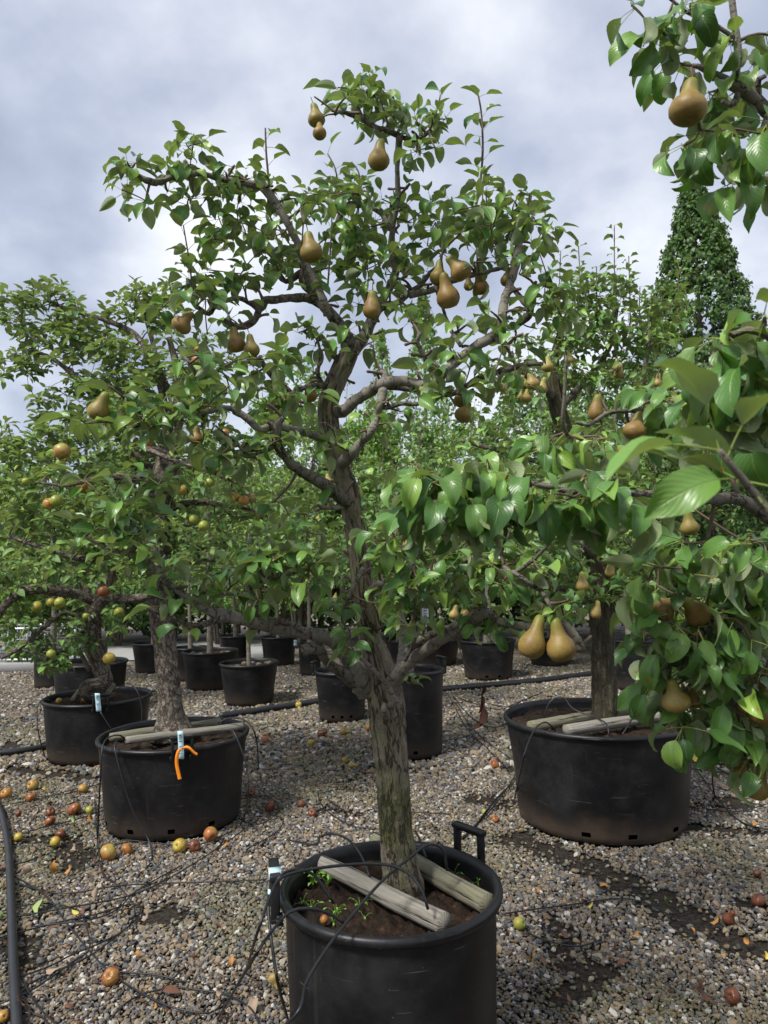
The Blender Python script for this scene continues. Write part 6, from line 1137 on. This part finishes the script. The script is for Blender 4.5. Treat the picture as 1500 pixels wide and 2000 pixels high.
for px, py, L, mk in [(100, 1757, 60, 'dry_green'), (5, 1805, 40, 'dry_green'), (158, 1790, 26, 'dry_yellow'), (140, 1790, 30, 'dry_brown'), (82, 1828, 34, 'dry_brown'), (120, 1835, 30, 'dry_pale'), (185, 1760, 34, 'dry_pale'), (145, 1850, 26, 'dry_orange'), (55, 1590, 30, 'dry_pale'), (145, 1612, 22, 'dry_green'), (120, 1698, 40, 'dry_orange'), (50, 1706, 36, 'dry_pale'), (80, 1895, 40, 'dry_pale'), (50, 1960, 46, 'dry_pale'), (65, 1968, 36, 'dry_brown'), (300, 1945, 50, 'dry_brown'), (165, 1990, 36, 'dry_brown'), (510, 1945, 60, 'dry_pale'), (490, 1900, 30, 'dry_brown'), (310, 1987, 14, 'dry_green'), (75, 1545, 18, 'dry_yellow'), (120, 1737, 16, 'dry_orange'), (1142, 1774, 20, 'dry_yellow'), (1195, 1737, 28, 'dry_orange'), (1115, 1892, 42, 'dry_pale'), (1240, 1885, 40, 'dry_brown'), (1070, 1893, 28, 'dry_brown'), (1310, 1768, 30, 'dry_pale'), (1313, 1757, 30, 'dry_green'), (1225, 1832, 24, 'dry_orange'), (1490, 1880, 24, 'dry_yellow'), (1470, 1545, 34, 'dry_green'), (1385, 1498, 50, 'dry_yellow'), (1420, 1962, 70, 'dry_brown'), (1480, 1610, 30, 'dry_orange'), (1290, 1900, 14, 'dry_orange'), (1120, 1835, 30, 'dry_brown'), (1125, 1765, 36, 'dry_brown'), (1045, 1748, 18, 'dry_orange'), (985, 1825, 26, 'dry_brown'), (700, 1605, 24, 'dry_pale'), (430, 1655, 20, 'dry_orange'), (440, 1790, 20, 'dry_brown'), (430, 1810, 22, 'dry_brown'), (470, 1740, 16, 'dry_brown'), (90, 1575, 20, 'dry_brown'), (15, 1780, 26, 'dry_pale'), (20, 1878, 26, 'dry_yellow')] + [(U(20, 480), U(1560, 1990), U(14, 28), random.choice(['dry_brown', 'dry_brown', 'dry_pale', 'dry_orange'])) for _ in range(26)] + [(U(1000, 1490), U(1680, 1990), U(14, 28), random.choice(['dry_brown', 'dry_brown', 'dry_pale', 'dry_orange'])) for _ in range(22)] + [(U(500, 1010), U(1420, 1600), U(9, 18), random.choice(['dry_brown', 'dry_brown', 'dry_pale'])) for _ in range(40)]:
    dry_leaf(px, py, L, mk)
# fine litter: crumbs of dry leaf among the stones
lv = []
for _ in range(9000):
    y_ = U(1.0, 6.5) if random.random() < .8 else U(1.0, 3.0); x_ = U(-1, 1) * (.6 * y_ + .3); n_ = noise.noise(Vector((x_ * 1.6, y_ * 1.6, 21)))
    if n_ < U(-.25, .35) or any((x_ - q[0].x) ** 2 + (y_ - q[0].y) ** 2 < (q[1] * q[3] * 1.01) ** 2 for q in POTS.values()): continue
    a_ = U(0, 6.28); lv.append((np.array((x_, y_, .012 + U(0, .006))), np.array(orient((math.cos(a_), math.sin(a_), U(-.2, .35)), U(-.8, .8))), U(.008, .028), random.randrange(5), random.random()))
leaf_mass('leaf_litter', lv, 'hedge', [M['litter'], M['litter']], ground)
# weeds sprouting in the main pot
for k, (px, py, n, s) in enumerate([(612, 1722, 16, .022), (640, 1722, 12, .020), (590, 1765, 8, .016), (608, 1772, 7, .016), (657, 1780, 9, .017), (652, 1798, 7, .015), (703, 1765, 8, .015), (712, 1785, 3, .01), (885, 1705, 6, .014), (935, 1722, 5, .014), (1030 - 600, 1900, 0, 0)]):
    if not n: continue
    b = PZ(px, py + 8, POTS['main'][2] - .07); root = empty('weed_sprout', b, 'small bright green weed sprouting from the main pot soil', 'weed', 'weeds sprouting in the main pot'); lv = []
    for i in range(n):
        a = i * 2.4; h = U(.012, .045) * s / .018; q = b + Vector((math.cos(a) * U(.004, .03), math.sin(a) * U(.004, .03), h)); lv.append((np.array(q), np.array(orient((math.cos(a), math.sin(a), U(-.2, .5)), U(-.4, .4))), s * U(.7, 1.2), random.randrange(5), random.random()))
    leaf_mass('leaf_tuft', lv, 'hedge', [M['weed'], M['weed']], root); mb = MB()
    for l in lv: mb.add(*tube([(*b, .0009), (*(b + (Vector(l[0]) - b) * .6 + Vector((0, 0, .006))), .0008), (*l[0], .0007)], 3, cap=False))
    mb.obj('stem', M['weed'], root)

# ================================================================== FAR LEFT: KERB AND WIRE CRATE
kb = PZ(-60, 1322, 0); ke = PZ(72, 1312, 0); mb = MB(); mb.box(((kb.x - 2 + ke.x) / 2, ke.y + .1, .06), (ke.x - kb.x + 2, .18, .14)); k_ = tag(mb.obj('kerb', M['concrete'], None, False), 'pale grey concrete kerb beside the wire crate', 'kerb'); k_.modifiers.new('b', 'BEVEL').width = .012
cx, cy = ke.x - .55, ke.y + .9; root = empty('wire_crate', (cx, cy, 0), 'grey steel wire mesh crate standing behind the kerb', 'crate')
for z in (.12, .62):
    for s in (-1, 1): mb = MB(); mb.box((0, s * .38, z), (1.2, .035, .04)); mb.obj('rail', M['steel'], root, False, (0, 0, 0)); mb = MB(); mb.box((s * .58, 0, z), (.035, .725, .04)); mb.obj('rail', M['steel'], root, False, (0, 0, 0))
for sx in (-1, 1):
    for sy in (-1, 1): mb = MB(); mb.box((sx * .58, sy * .40, .36), (.04, .03, .72)); mb.obj('post', M['steel'], root, False, (0, 0, 0))
mb = MB()
for s in (-1, 1):
    for i in range(1, 20): mb.box((-.58 + 1.16 * i / 20, s * .362, .37), (.005, .005, .46))
    for i in range(1, 9): mb.box((0, s * .357, .14 + .46 * i / 9), (1.15, .005, .005))
mb.obj('wire_mesh', M['steel'], root, False, (0, 0, 0)); mb = MB(); mb.box((0, 0, .135), (1.1, .68, .02)); mb.obj('floor', M['pot'], root, False, (0, 0, 0))
